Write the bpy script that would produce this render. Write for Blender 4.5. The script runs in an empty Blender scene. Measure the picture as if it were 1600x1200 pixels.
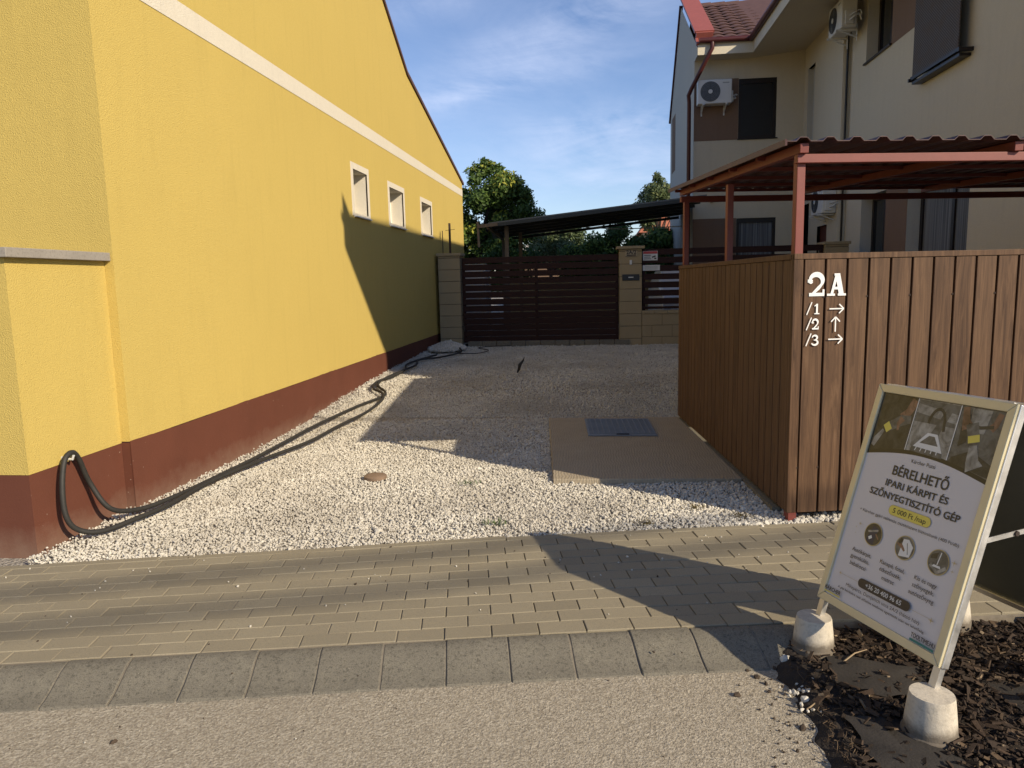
import bpy, math, random
import numpy as np
from mathutils import Vector, Matrix
R = math.radians
random.seed(7); rng = np.random.default_rng(7)
sc = bpy.context.scene
col = sc.collection

# ------------------------------------------------------------------ camera
FPX = 1150.0; CH = 1.5
def _n(v): return v / np.linalg.norm(v)
_down = _n(np.array([188.0, 8300.0, FPX])); _vy = _n(np.array([125.0, -167.0, FPX]))
_Y = _n(_vy - _down * (_vy @ _down)); _Z = -_down; _X = np.cross(_Y, _Z)
RM = np.array([_X, _Y, _Z])
camd = bpy.data.cameras.new('camera'); cam = bpy.data.objects.new('camera', camd); col.objects.link(cam)
camd.sensor_width = 36; camd.lens = FPX / 1600 * 36; camd.clip_start = 0.05; camd.clip_end = 2000
m = Matrix.Identity(4)
for i in range(3):
    m[i][0] = RM[i][0]; m[i][1] = -RM[i][1]; m[i][2] = -RM[i][2]
m[2][3] = CH
cam.matrix_world = m
sc.camera = cam

# ------------------------------------------------------------------ sun and sky
SUN = Vector((0.812, -0.584, 0)).normalized(); ELEV = R(28.6)
sdir = Vector((SUN.x * math.cos(ELEV), SUN.y * math.cos(ELEV), math.sin(ELEV)))
sl = bpy.data.lights.new('sun', 'SUN'); sl.energy = 4.7; sl.angle = R(0.55); sl.color = (1.0, 0.865, 0.66)
so = bpy.data.objects.new('sun', sl); col.objects.link(so); so.rotation_euler = sdir.to_track_quat('Z', 'Y').to_euler()
so.location = (20, -15, 20)
w = bpy.data.worlds.new("World"); sc.world = w; w.use_nodes = True
nt = w.node_tree; N = nt.nodes; L = nt.links
for n in list(N): N.remove(n)
out = N.new('ShaderNodeOutputWorld'); bg = N.new('ShaderNodeBackground'); bg.inputs['Strength'].default_value = 0.132
sky = N.new('ShaderNodeTexSky'); sky.sky_type = 'NISHITA'; sky.sun_disc = False
sky.sun_elevation = ELEV; sky.sun_rotation = math.atan2(SUN.x, SUN.y)
sky.air_density = 1.0; sky.dust_density = 0.25; sky.ozone_density = 2.4
tc = N.new('ShaderNodeTexCoord')
def wmath(op, a, b=None, c=None):
    n = N.new('ShaderNodeMath'); n.operation = op
    for i, x in enumerate((a, b, c)):
        if x is None: continue
        if isinstance(x, (int, float)): n.inputs[i].default_value = x
        else: L.new(x, n.inputs[i])
    return n.outputs[0]
def wnoise(scale, sx, sy, sz, rot, detail=8, rough=0.62, dist=0.6):
    mp = N.new('ShaderNodeMapping'); mp.inputs['Scale'].default_value = (sx, sy, sz); mp.inputs['Rotation'].default_value = rot
    L.new(tc.outputs['Generated'], mp.inputs['Vector'])
    nz = N.new('ShaderNodeTexNoise'); nz.inputs['Scale'].default_value = scale; nz.inputs['Detail'].default_value = detail
    nz.inputs['Roughness'].default_value = rough; nz.inputs['Distortion'].default_value = dist
    L.new(mp.outputs[0], nz.inputs['Vector']); return nz.outputs[0]
def blob(px, py, tx, ty, ang, power=1.0):
    """soft elliptical cloud bank round one sky direction"""
    d = _n(RM @ np.array([px - 800, py - 600, FPX])); d = Vector(d)
    a = Vector((0, 0, 1)).cross(d).normalized() * -1; b = a.cross(d) * -1
    a2 = a * math.cos(ang) + b * math.sin(ang); b2 = b * math.cos(ang) - a * math.sin(ang)
    def dotp(v):
        n = N.new('ShaderNodeVectorMath'); n.operation = 'DOT_PRODUCT'; L.new(tc.outputs['Generated'], n.inputs[0]); n.inputs[1].default_value = v
        return n.outputs['Value']
    u = wmath('MULTIPLY', wmath('SUBTRACT', dotp(a2), 0.0), 1 / tx); v = wmath('MULTIPLY', dotp(b2), 1 / ty)
    r2 = wmath('ADD', wmath('MULTIPLY', u, u), wmath('MULTIPLY', v, v))
    return wmath('MULTIPLY', wmath('POWER', 2.718, wmath('MULTIPLY', r2, -1.0)), power)
n1 = wnoise(2.6, 1.0, 1.0, 3.2, (0.0, R(24), 0.0))
n2 = wnoise(7.0, 0.8, 1.0, 3.0, (0.0, R(18), 0.3), 6, 0.65, 1.0)
nn = wmath('ADD', wmath('MULTIPLY', n1, 0.65), wmath('MULTIPLY', n2, 0.35))
mr = N.new('ShaderNodeMapRange'); mr.inputs[1].default_value = 0.40; mr.inputs[2].default_value = 0.62; L.new(nn, mr.inputs[0])
env = None
for bl in ((880, 45, .17, .035, R(-20), 0.75), (970, 250, .16, .06, R(0), .85), (700, 155, .08, .014, R(-12), .75), (880, 110, .10, .016, R(-8), .4), (960, 200, .12, .02, R(-4), .45), (650, 10, .1, .02, R(-8), .45)):
    b = blob(*bl); env = b if env is None else wmath('ADD', env, b)
env = wmath('ADD', env, 0.10)
cl = wmath('MULTIPLY', env, mr.outputs[0]); clc = wmath('MINIMUM', wmath('MULTIPLY', cl, 0.56), 0.5)
mx = N.new('ShaderNodeMix'); mx.data_type = 'RGBA'; L.new(clc, mx.inputs[0]); mx.inputs[7].default_value = (5.2, 5.7, 7.2, 1)
ti = N.new('ShaderNodeMix'); ti.data_type = 'RGBA'; ti.blend_type = 'MULTIPLY'; ti.inputs[0].default_value = 1; L.new(sky.outputs[0], ti.inputs[6]); ti.inputs[7].default_value = (.80, .79, .90, 1)
L.new(ti.outputs[2], mx.inputs[6])
L.new(mx.outputs[2], bg.inputs[0]); L.new(bg.outputs[0], out.inputs[0])
sc.view_settings.view_transform = 'Standard'; sc.view_settings.look = 'None'; sc.view_settings.gamma = 1.0; sc.view_settings.exposure = 0.30
sc.view_settings.use_curve_mapping = False

# ------------------------------------------------------------------ materials
class NT:
    def __init__(s, name):
        s.m = bpy.data.materials.new(name); s.m.use_nodes = True; s.t = s.m.node_tree; s.N = s.t.nodes; s.L = s.t.links
        s.b = s.N['Principled BSDF']; s.tc = s.N.new('ShaderNodeTexCoord')
    def mp(s, scale=(1, 1, 1), rot=(0, 0, 0), src='Object'):
        n = s.N.new('ShaderNodeMapping'); n.inputs['Scale'].default_value = scale; n.inputs['Rotation'].default_value = rot
        s.L.new(s.tc.outputs[src], n.inputs['Vector']); return n.outputs[0]
    def noise(s, scale, detail=4, rough=.55, vec=None, dist=0):
        n = s.N.new('ShaderNodeTexNoise'); n.inputs['Scale'].default_value = scale; n.inputs['Detail'].default_value = detail
        n.inputs['Roughness'].default_value = rough; n.inputs['Distortion'].default_value = dist
        s.L.new(vec if vec is not None else s.tc.outputs['Object'], n.inputs['Vector']); return n.outputs[0]
    def vor(s, scale, feat='F1', out='Distance', vec=None):
        n = s.N.new('ShaderNodeTexVoronoi'); n.feature = feat; n.inputs['Scale'].default_value = scale
        s.L.new(vec if vec is not None else s.tc.outputs['Object'], n.inputs['Vector']); return n.outputs[out]
    def ramp(s, f, stops):
        n = s.N.new('ShaderNodeValToRGB'); s.L.new(f, n.inputs[0]); e = n.color_ramp.elements
        while len(e) < len(stops): e.new(0.5)
        for i, (p, c) in enumerate(stops):
            e[i].position = p; e[i].color = (c if len(c) == 4 else (*c, 1)) if not isinstance(c, (int, float)) else (c, c, c, 1)
        return n.outputs[0]
    def mix(s, f, a, b, mode='MIX'):
        n = s.N.new('ShaderNodeMix'); n.data_type = 'RGBA'; n.blend_type = mode
        for sock, v in ((n.inputs[0], f), (n.inputs[6], a), (n.inputs[7], b)):
            if isinstance(v, (int, float)): sock.default_value = v
            elif isinstance(v, tuple): sock.default_value = (*v, 1) if len(v) == 3 else v
            else: s.L.new(v, sock)
        return n.outputs[2]
    def math(s, op, a, b=0.0):
        n = s.N.new('ShaderNodeMath'); n.operation = op
        for i, v in enumerate((a, b)):
            if isinstance(v, (int, float)): n.inputs[i].default_value = v
            else: s.L.new(v, n.inputs[i])
        return n.outputs[0]
    def sep(s, vec=None):
        n = s.N.new('ShaderNodeSeparateXYZ'); s.L.new(vec if vec is not None else s.tc.outputs['Object'], n.inputs[0]); return n.outputs
    def attr(s, name):
        n = s.N.new('ShaderNodeAttribute'); n.attribute_name = name; return n
    def bump(s, h, strength=.3, dist=.01, prev=None):
        n = s.N.new('ShaderNodeBump'); n.inputs['Strength'].default_value = strength; n.inputs['Distance'].default_value = dist
        s.L.new(h, n.inputs['Height'])
        if prev is not None: s.L.new(prev, n.inputs['Normal'])
        s.L.new(n.outputs[0], s.b.inputs['Normal']); return n.outputs[0]
    def set(s, color=None, rough=None, metal=None, spec=None, **k):
        for nm, v in (('Base Color', color), ('Roughness', rough), ('Metallic', metal), ('Specular IOR Level', spec)):
            if v is None: continue
            if isinstance(v, (int, float)): s.b.inputs[nm].default_value = v
            elif isinstance(v, tuple): s.b.inputs[nm].default_value = (*v, 1)
            else: s.L.new(v, s.b.inputs[nm])
        for kk, v in k.items(): s.b.inputs[kk].default_value = v
        return s.m
def sc3(c, k): return tuple(min(1, x * k) for x in c)
def plain(name, c, rough=.6, metal=0.0, var=.12, scale=8, bs=0, bd=.002, bscale=200, spec=.4):
    t = NT(name); n = t.noise(scale, 5, .6)
    t.set(t.mix(n, sc3(c, 1 - var), sc3(c, 1 + var)), rough, metal, spec)
    if bs: t.bump(t.noise(bscale, 3, .6), bs, bd)
    return t.m
def stucco(name, c, dirt=0.12, coarse=150):
    t = NT(name); big = t.noise(.7, 4, .6); mid = t.noise(14, 5, .65)
    cc = t.mix(big, sc3(c, 1 - dirt * .8), sc3(c, 1 + dirt * .45)); cc = t.mix(t.math('MULTIPLY', mid, .4), cc, sc3(c, .88))
    st = t.noise(3.0, 5, .6, t.mp((3, 3, .35))); cc = t.mix(t.ramp(st, [(.52, 0.0), (.8, .34)]), cc, sc3(c, .76))
    g = t.noise(coarse, 2, .5); g2 = t.vor(coarse * .8)
    cc = t.mix(t.ramp(g, [(.3, .30), (.55, 0.0)]), cc, sc3(c, .62)); g3 = t.noise(38, 3, .6); cc = t.mix(t.ramp(g3, [(.35, .22), (.6, 0.0)]), cc, sc3(c, .78))
    t.set(cc, .92, 0, .2); b1 = t.bump(g, .7, .006); b1 = t.bump(g2, .4, .004, b1); t.bump(t.noise(1.3, 4, .5), .12, .05, b1); return t.m
YEL = (0.575, 0.430, 0.122)
M = {}
M['yellow'] = stucco('yellow_stucco', YEL)
M['band'] = stucco('white_stucco', (.70, .64, .52), .08)
def plinth_mat():
    t = NT('red_brown_plinth_paint'); c = (.120, .041, .024)
    n = t.noise(2.2, 6, .6); cc = t.mix(n, sc3(c, .8), sc3(c, 1.22))
    z = t.sep()[2]; zz = t.math('ADD', z, t.math('MULTIPLY', t.noise(6, 5, .7), .25))
    dust = t.ramp(zz, [(.06, .55), (.26, 0.0)]); cc = t.mix(dust, cc, (.25, .17, .12))
    sp = t.noise(26, 3, .75); cc = t.mix(t.math('MULTIPLY', t.ramp(sp, [(.69, 0.0), (.73, .65)]), t.ramp(t.noise(1.7, 3, .5), [(.45, 0.0), (.6, 1.0)])), cc, (.48, .40, .32))
    t.set(cc, .7, 0, .3); t.bump(t.noise(90, 4, .6), .35, .003); return t.m
M['plinth'] = plinth_mat()
def gravel_mat(name, base, rough=.85):
    t = NT(name); a = t.attr('shade').outputs['Fac']
    cc = t.ramp(a, [(0, sc3(base, .45)), (.18, sc3(base, .78)), (.6, base), (1, sc3(base, 1.3))])
    cc = t.mix(.35, cc, t.ramp(t.noise(60, 3, .6), [(.3, sc3(base, .7)), (.7, sc3(base, 1.15))]))
    # trodden dusty patches where cars drive
    d = t.ramp(t.noise(.8, 5, .62), [(.42, 0.0), (.66, .72)]); cc = t.mix(d, cc, (.38, .34, .275)); d2 = t.ramp(t.noise(4.5, 5, .7), [(.58, 0.0), (.78, .4)]); cc = t.mix(d2, cc, (.30, .26, .20))
    t.set(cc, rough, 0, .25); return t.m
M['stone'] = gravel_mat('white_marble_chippings', (.60, .56, .475))
def gravelbed():
    t = NT('gravel_bed'); v = t.vor(70); c = t.vor(70, out='Color')
    s = t.N.new('ShaderNodeSeparateColor'); t.L.new(c, s.inputs[0])
    cc = t.ramp(s.outputs[0], [(0, (.20, .18, .15)), (1, (.46, .42, .35))])
    cc = t.mix(t.ramp(t.noise(.55, 4, .6), [(.44, 0.0), (.66, .6)]), cc, (.27, .235, .185))
    t.set(cc, .95, 0, .2); t.bump(v, 1.0, .012); return t.m
M['gravelbed'] = gravelbed()
def paver_mat():
    t = NT('concrete_paver'); a = t.attr('shade').outputs['Fac']
    c = t.ramp(a, [(0, (.24, .205, .138)), (.5, (.295, .252, .170)), (1, (.345, .296, .20))])
    c = t.mix(t.math('MULTIPLY', t.noise(2.0, 5, .65), .5), c, (.225, .195, .14))
    c = t.mix(t.ramp(t.noise(260, 2, .6), [(.36, .55), (.5, 0.0)]), c, (.15, .13, .10))
    c = t.mix(t.ramp(t.noise(9, 6, .75), [(.62, 0.0), (.75, .5)]), c, (.37, .33, .26))
    t.set(c, .9, 0, .25); t.bump(t.noise(320, 3, .7), .5, .0025); return t.m
M['paver'] = paver_mat()
M['joint'] = plain('joint_sand', (.20, .17, .13), .95, var=.4, scale=30, bs=.8, bscale=300)
def kerb_mat():
    t = NT('grey_kerb_concrete'); c = t.mix(t.noise(3.5, 6, .65), (.128, .115, .088), (.24, .215, .165))
    c = t.mix(t.ramp(t.noise(12, 5, .7), [(.50, 0.0), (.68, .65)]), c, (.235, .212, .158))
    c = t.mix(t.ramp(t.noise(220, 2, .6), [(.36, .7), (.5, 0.0)]), c, (.085, .08, .066))
    c = t.mix(t.ramp(t.noise(70, 3, .8), [(.64, 0.0), (.70, .6)]), c, (.34, .31, .25)); c = t.mix(t.ramp(t.noise(55, 4, .7), [(.34, .6), (.48, 0.0)]), c, (.06, .055, .042))
    t.set(c, .88, 0, .3); b = t.bump(t.noise(140, 5, .75), .7, .004); t.bump(t.noise(12, 5, .7), .3, .012, b); return t.m
M['kerb'] = kerb_mat()
def road_mat():
    t = NT('exposed_aggregate_road'); g = t.vor(130); gc = t.vor(130, out='Color')
    s = t.N.new('ShaderNodeSeparateColor'); t.L.new(gc, s.inputs[0])
    c = t.ramp(s.outputs[0], [(0, (.28, .24, .175)), (.5, (.43, .375, .285)), (1, (.56, .50, .39))])
    c = t.mix(t.ramp(t.noise(170, 4, .75), [(.33, .8), (.47, 0.0)]), c, (.12, .098, .07))
    c = t.mix(t.ramp(t.noise(38, 4, .7), [(.3, .55), (.52, 0.0)]), c, (.25, .205, .15)); c = t.mix(t.ramp(t.vor(62), [(.08, .6), (.2, 0.0)]), c, (.17, .135, .09)); c = t.mix(t.ramp(t.noise(85, 2, .5), [(.36, .5), (.44, 0.0)]), c, (.18, .15, .11)); c = t.mix(t.ramp(t.noise(60, 3, .8), [(.66, 0.0), (.74, .5)]), c, (.6, .54, .44)); c = t.mix(t.math('MULTIPLY', t.noise(1.6, 6, .65), .45), c, (.46, .40, .305))
    c = t.mix(t.ramp(t.noise(.9, 5, .6), [(.5, 0.0), (.72, .45)]), c, (.30, .255, .19))
    t.set(c, .92, 0, .2); b = t.bump(g, .5, .004); b = t.bump(t.noise(75, 4, .75), 1.0, .011, b); t.bump(t.noise(7, 4, .6), .25, .02, b); return t.m
M['road'] = road_mat()
M['soil'] = plain('dark_soil', (.028, .021, .016), .95, var=.5, scale=20, bs=1, bd=.01, bscale=60)
def chip_mat():
    t = NT('bark_mulch'); a = t.attr('shade').outputs['Fac']
    c = t.ramp(a, [(0, (.014, .010, .007)), (.55, (.034, .022, .014)), (.82, (.075, .048, .029)), (.93, (.17, .115, .066)), (1, (.42, .32, .20))])
    c = t.mix(.3, c, t.ramp(t.noise(70, 4, .7), [(.3, (.012, .008, .006)), (.7, (.07, .045, .028))]))
    t.set(c, .85, 0, .3); t.bump(t.noise(160, 4, .7, t.mp((1, .3, 1))), .6, .003); return t.m
M['chip'] = chip_mat()
M['fabric'] = plain('black_weed_fabric', (.034, .029, .024), .85, var=.5, scale=14, bs=.6, bd=.004, bscale=90)
def wood_mat():
    t = NT('wood_print_steel'); a = t.attr('shade').outputs['Fac']
    mp = t.N.new('ShaderNodeMapping'); mp.inputs['Scale'].default_value = (16, 16, .9); t.L.new(t.tc.outputs['Object'], mp.inputs['Vector'])
    cb = t.N.new('ShaderNodeCombineXYZ'); t.L.new(t.math('MULTIPLY', a, 37.0), cb.inputs[2])
    ad = t.N.new('ShaderNodeVectorMath'); t.L.new(mp.outputs[0], ad.inputs[0]); t.L.new(cb.outputs[0], ad.inputs[1])
    g = t.noise(2.0, 7, .68, ad.outputs[0], 1.3); g2 = t.noise(13, 3, .6, ad.outputs[0], .4)
    c = t.ramp(g, [(.28, (.030, .014, .006)), (.43, (.074, .038, .019)), (.57, (.130, .070, .035)), (.74, (.205, .120, .065))])
    c = t.mix(t.math('MULTIPLY', g2, .45), c, (.045, .022, .011))
    c = t.mix(t.ramp(a, [(0, 0.0), (1, .3)]), c, (.15, .086, .046))
    t.set(c, .62, 0, .25); t.bump(g2, .2, .0015); return t.m
M['wood'] = wood_mat()
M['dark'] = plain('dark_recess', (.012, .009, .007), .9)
def redpaint(name='red_primer_paint', c=(.185, .043, .031)):
    t = NT(name); cc = t.mix(t.noise(7, 5, .65), sc3(c, .78), sc3(c, 1.2))
    cc = t.mix(t.ramp(t.noise(45, 4, .75), [(.66, 0.0), (.74, .45)]), cc, (.42, .22, .17))
    t.set(cc, .5, 0, .45); t.bump(t.noise(60, 3, .6), .15, .002); return t.m
M['red'] = redpaint()
M['roofred'] = redpaint('dark_red_roof_sheet', (.060, .018, .015))
M['white'] = plain('white_paint', (.80, .79, .75), .5, var=.05)
M['whitepl'] = plain('white_plastic', (.60, .60, .57), .45, var=.06)
M['black'] = plain('black_plastic', (.012, .012, .013), .4)
M['dgrey'] = plain('dark_grey_plastic', (.045, .05, .055), .5)
M['fan'] = plain('fan_guard', (.12, .13, .14), .5)
M['hose'] = plain('black_rubber_hose', (.028, .026, .022), .62, var=.35, scale=30)
def gate_mat():
    t = NT('dark_brown_slats'); a = t.sep()[2]
    t.set(t.mix(t.noise(5, 4, .6, t.mp((1, 1, 12))), (.022, .0088, .007), (.036, .0145, .011)), .65, 0, .2); return t.m
M['gate'] = gate_mat()
def block_mat(name, c, bx=.25, bz=.247, z0=.28):
    t = NT(name); n = t.noise(3, 5, .6); cc = t.mix(n, sc3(c, .82), sc3(c, 1.15)); cc = t.mix(t.math('MULTIPLY', t.noise(90, 3, .7), .5), cc, sc3(c, .7))
    t.set(cc, .9, 0, .2); t.bump(t.noise(110, 4, .7), .6, .004); return t.m
M['block'] = block_mat('sand_concrete_block', (.36, .285, .17))
M['mortar'] = plain('dark_mortar', (.10, .08, .055), .95)
M['beige'] = stucco('beige_stucco', (.61, .545, .415), .08, 120)
M['cream'] = stucco('cream_stucco', (.66, .60, .47), .06, 120)
M['grey_st'] = stucco('grey_white_bluelit_stucco', (.52, .50, .44), .06, 120)  # grey white reveals; on the gable it carries painted blue light
M['brownst'] = stucco('brown_stucco', (.215, .142, .10), .1, 120)
M['winframe'] = plain('dark_brown_window_frame', (.014, .009, .008), .4)
def glass():
    t = NT('window_glass'); return t.set((.015, .018, .02), .06, 0, .6)
M['glass'] = glass()
def curtain():
    t = NT('pale_curtain'); wv = t.noise(2.2, 3, .5, t.mp((14, 14, .2)))
    return t.set(t.ramp(wv, [(.3, (.05, .055, .06)), (.7, (.20, .21, .22))]), .9)
M['curtain'] = curtain()
M['tile'] = plain('dark_brown_roof_tile', (.105, .056, .048), .7, var=.35, scale=6)
M['tilered'] = plain('orange_red_roof_tile', (.42, .14, .075), .8, var=.3, scale=3)
M['tilegrey'] = plain('pale_roof_tile', (.42, .38, .33), .8, var=.2, scale=3)
M['gutter'] = plain('dark_red_gutter', (.065, .014, .013), .4, var=.2)
def alu():
    t = NT('brushed_aluminium'); n = t.noise(12, 5, .7)
    return t.set(t.mix(n, (.62, .60, .56), (.78, .76, .72)), t.ramp(n, [(.3, .42), (.7, .56)]), 1.0)
M['alu'] = alu()
M['alureflect'] = plain('frame_painted_reflection', (.66, .58, .37), .4, .25, var=.1, scale=9)  # aluminium with the yellow wall's reflection painted into its base colour
M['backp'] = plain('dark_back_sheet', (.06, .063, .052), .35, var=.25, scale=4)
def conc(name, c, k=1.0):
    t = NT(name); cc = t.mix(t.noise(5, 6, .65), sc3(c, .8), sc3(c, 1.15)); cc = t.mix(t.ramp(t.noise(60, 4, .7), [(.35, .5), (.5, 0.0)]), cc, sc3(c, .6))
    t.set(cc, .88, 0, .25); b = t.bump(t.noise(80, 5, .7), .5, .004)
    return t
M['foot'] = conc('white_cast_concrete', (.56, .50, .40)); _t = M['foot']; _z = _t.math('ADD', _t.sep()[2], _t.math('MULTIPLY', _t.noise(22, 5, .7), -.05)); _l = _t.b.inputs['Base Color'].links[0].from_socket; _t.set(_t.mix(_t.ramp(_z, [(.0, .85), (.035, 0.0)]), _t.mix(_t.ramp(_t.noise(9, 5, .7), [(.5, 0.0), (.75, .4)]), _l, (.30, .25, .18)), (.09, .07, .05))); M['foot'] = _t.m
def slabm():
    t = conc('brushed_concrete_slab', (.34, .285, .205)); sw = t.N.new('ShaderNodeTexWave'); sw.inputs['Scale'].default_value = 14; sw.inputs['Distortion'].default_value = 9
    sw.inputs['Detail'].default_value = 3; sw.inputs['Detail Scale'].default_value = .7; t.L.new(t.tc.outputs['Object'], sw.inputs['Vector'])
    t.bump(sw.outputs['Fac'], .35, .006); return t.m
M['slab'] = slabm()
M['coping'] = conc('terrazzo_coping', (.30, .27, .23)).m
def cover():
    t = NT('grey_cover_plate'); t.set(t.mix(t.noise(5, 4), (.135, .15, .165), (.185, .20, .215)), .55, .1); return t.m
M['cover'] = cover()
def leafm(name, dark, light, lit_tip):
    t = NT(name); a = t.attr('shade').outputs['Fac']; c = t.ramp(a, [(0, dark), (.6, light), (.86, light), (1, lit_tip)])
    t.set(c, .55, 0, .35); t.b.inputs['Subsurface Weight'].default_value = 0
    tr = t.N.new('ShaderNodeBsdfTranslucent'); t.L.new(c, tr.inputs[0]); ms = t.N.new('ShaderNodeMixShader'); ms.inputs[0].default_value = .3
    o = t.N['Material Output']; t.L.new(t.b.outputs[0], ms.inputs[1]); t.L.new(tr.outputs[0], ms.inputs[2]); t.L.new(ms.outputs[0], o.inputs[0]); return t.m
M['leafA'] = leafm('broad_leaves', (.035, .07, .018), (.12, .19, .04), (.46, .44, .06))  # last colour is sunlight put into the leaf colour
M['leafB'] = leafm('grey_green_leaves', (.06, .09, .04), (.14, .18, .075), (.24, .26, .10))
M['leafC'] = leafm('thuja_leaves', (.03, .065, .02), (.09, .16, .035), (.26, .33, .07))
M['bark'] = plain('bark', (.06, .045, .035), .9, var=.4, scale=12, bs=.6, bscale=30)
M['weathered'] = plain('weathered_timber', (.14, .115, .09), .85, var=.3, scale=6)
M['carportroof'] = plain('dark_carport_sheet', (.022, .03, .034), .5, var=.2)
M['steel'] = plain('rusty_steel', (.05, .035, .028), .7, .3, var=.3)

# ------------------------------------------------------------------ mesh helpers
class MB:
    def __init__(s): s.v = []; s.f = []; s.sh = []; s.mi = []; s.cur = 0; s.shade = None
    def add(s, vs, fs, shade=None):
        b = len(s.v); s.v += [tuple(map(float, q)) for q in vs]; s.f += [tuple(b + i for i in q) for q in fs]; s.mi += [s.cur] * len(fs)
        s.sh += [.5 if shade is None else shade] * len(vs); return s
    def box(s, a, b, shade=None):
        x0, y0, z0 = a; x1, y1, z1 = b
        return s.add([(x0, y0, z0), (x1, y0, z0), (x1, y1, z0), (x0, y1, z0), (x0, y0, z1), (x1, y0, z1), (x1, y1, z1), (x0, y1, z1)],
              [(0, 3, 2, 1), (4, 5, 6, 7), (0, 1, 5, 4), (1, 2, 6, 5), (2, 3, 7, 6), (3, 0, 4, 7)], shade)
    def obox(s, o, ax, ay, az, a, b, shade=None):
        """box in the frame (o; ax, ay, az)"""
        o, ax, ay, az = map(Vector, (o, ax, ay, az)); x0, y0, z0 = a; x1, y1, z1 = b
        P = [o + ax * x + ay * y + az * z for x, y, z in ((x0, y0, z0), (x1, y0, z0), (x1, y1, z0), (x0, y1, z0), (x0, y0, z1), (x1, y0, z1), (x1, y1, z1), (x0, y1, z1))]
        return s.add(P, [(0, 3, 2, 1), (4, 5, 6, 7), (0, 1, 5, 4), (1, 2, 6, 5), (2, 3, 7, 6), (3, 0, 4, 7)], shade)
    def bar(s, p, q, wx, wz, up=(0, 0, 1), shade=None):
        p, q, up = Vector(p), Vector(q), Vector(up); d = q - p; l = d.length; d.normalize()
        sx = d.cross(up).normalized(); uz = sx.cross(d)
        return s.obox(p, sx, d, uz, (-wx / 2, 0, -wz / 2), (wx / 2, l, wz / 2), shade)
    def tube(s, pts, r, n=10, caps=True, shade=None):
        pts = [Vector(p) for p in pts]; rr = r if isinstance(r, (list, tuple)) else [r] * len(pts)
        vs = []; fs = []; pn = None
        for i, p in enumerate(pts):
            t = ((pts[i + 1] if i + 1 < len(pts) else p) - (pts[i - 1] if i else p)).normalized()
            if pn is None: pn = t.cross(Vector((0.13, .31, 1))).normalized()
            pn = (pn - t * pn.dot(t)).normalized(); b = t.cross(pn)
            for k in range(n):
                a = 2 * math.pi * k / n; vs.append(p + (pn * math.cos(a) + b * math.sin(a)) * rr[i])
        for i in range(len(pts) - 1):
            for k in range(n):
                fs.append((i * n + k, i * n + (k + 1) % n, (i + 1) * n + (k + 1) % n, (i + 1) * n + k))
        if caps: fs.append(tuple(range(n - 1, -1, -1))); fs.append(tuple((len(pts) - 1) * n + k for k in range(n)))
        return s.add(vs, fs, shade)
    def lathe(s, c, prof, n=32, jit=0, shade=None):
        c = Vector(c); vs = []; fs = []
        for r, z in prof:
            for k in range(n):
                a = 2 * math.pi * k / n; q = r * (1 + random.uniform(-jit, jit)); vs.append(c + Vector((q * math.cos(a), q * math.sin(a), z)))
        for i in range(len(prof) - 1):
            for k in range(n): fs.append((i * n + k, i * n + (k + 1) % n, (i + 1) * n + (k + 1) % n, (i + 1) * n + k))
        fs.append(tuple((len(prof) - 1) * n + k for k in range(n))); fs.append(tuple(range(n - 1, -1, -1)))
        return s.add(vs, fs, shade)
    def prism(s, poly, off, shade=None):
        """planar polygon (3-D points) extruded by vector off"""
        off = Vector(off); P = [Vector(p) for p in poly]; n = len(P)
        return s.add(P + [p + off for p in P], [tuple(range(n)), tuple(range(2 * n - 1, n - 1, -1))] + [(i, (i + 1) % n, n + (i + 1) % n, n + i) for i in range(n)], shade)
    def poly(s, P, shade=None): return s.add(P, [tuple(range(len(P)))], shade)
    def build(s, name, mats, parent=None, smooth=False, bevel=0, angle=40):
        me = bpy.data.meshes.new(name); off = Vector((0, 0, 0))
        if parent is not None:
            q = parent
            while q is not None: off += Vector(q.location); q = q.parent
        me.from_pydata([(x - off.x, y - off.y, z - off.z) for x, y, z in s.v], [], s.f)
        if not isinstance(mats, (list, tuple)): mats = [mats]
        for mm in mats: me.materials.append(M[mm] if isinstance(mm, str) else mm)
        if len(mats) > 1: me.polygons.foreach_set('material_index', s.mi)
        at = me.attributes.new('shade', 'FLOAT', 'POINT'); at.data.foreach_set('value', s.sh)
        me.validate(); 
        o = bpy.data.objects.new(name, me); col.objects.link(o)
        import bmesh
        bm = bmesh.new(); bm.from_mesh(me); bmesh.ops.recalc_face_normals(bm, faces=bm.faces); bm.to_mesh(me); bm.free()
        if smooth:
            for p in me.polygons: p.use_smooth = True
            try: me.set_sharp_from_angle(angle=R(angle))
            except Exception: pass
        if bevel:
            b = o.modifiers.new('bevel', 'BEVEL'); b.width = bevel; b.segments = 2; b.limit_method = 'ANGLE'
        if parent is not None: o.parent = parent
        return o
def tag(o, label=None, cat=None, group=None, kind=None):
    if label: o['label'] = label
    if cat: o['category'] = cat
    if group: o['group'] = group
    if kind: o['kind'] = kind
    return o
def thing(name, label, cat, loc=(0, 0, 0), group=None):
    o = bpy.data.objects.new(name, None); o.empty_display_size = .2; col.objects.link(o); o.location = loc
    return tag(o, label, cat, group)
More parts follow.
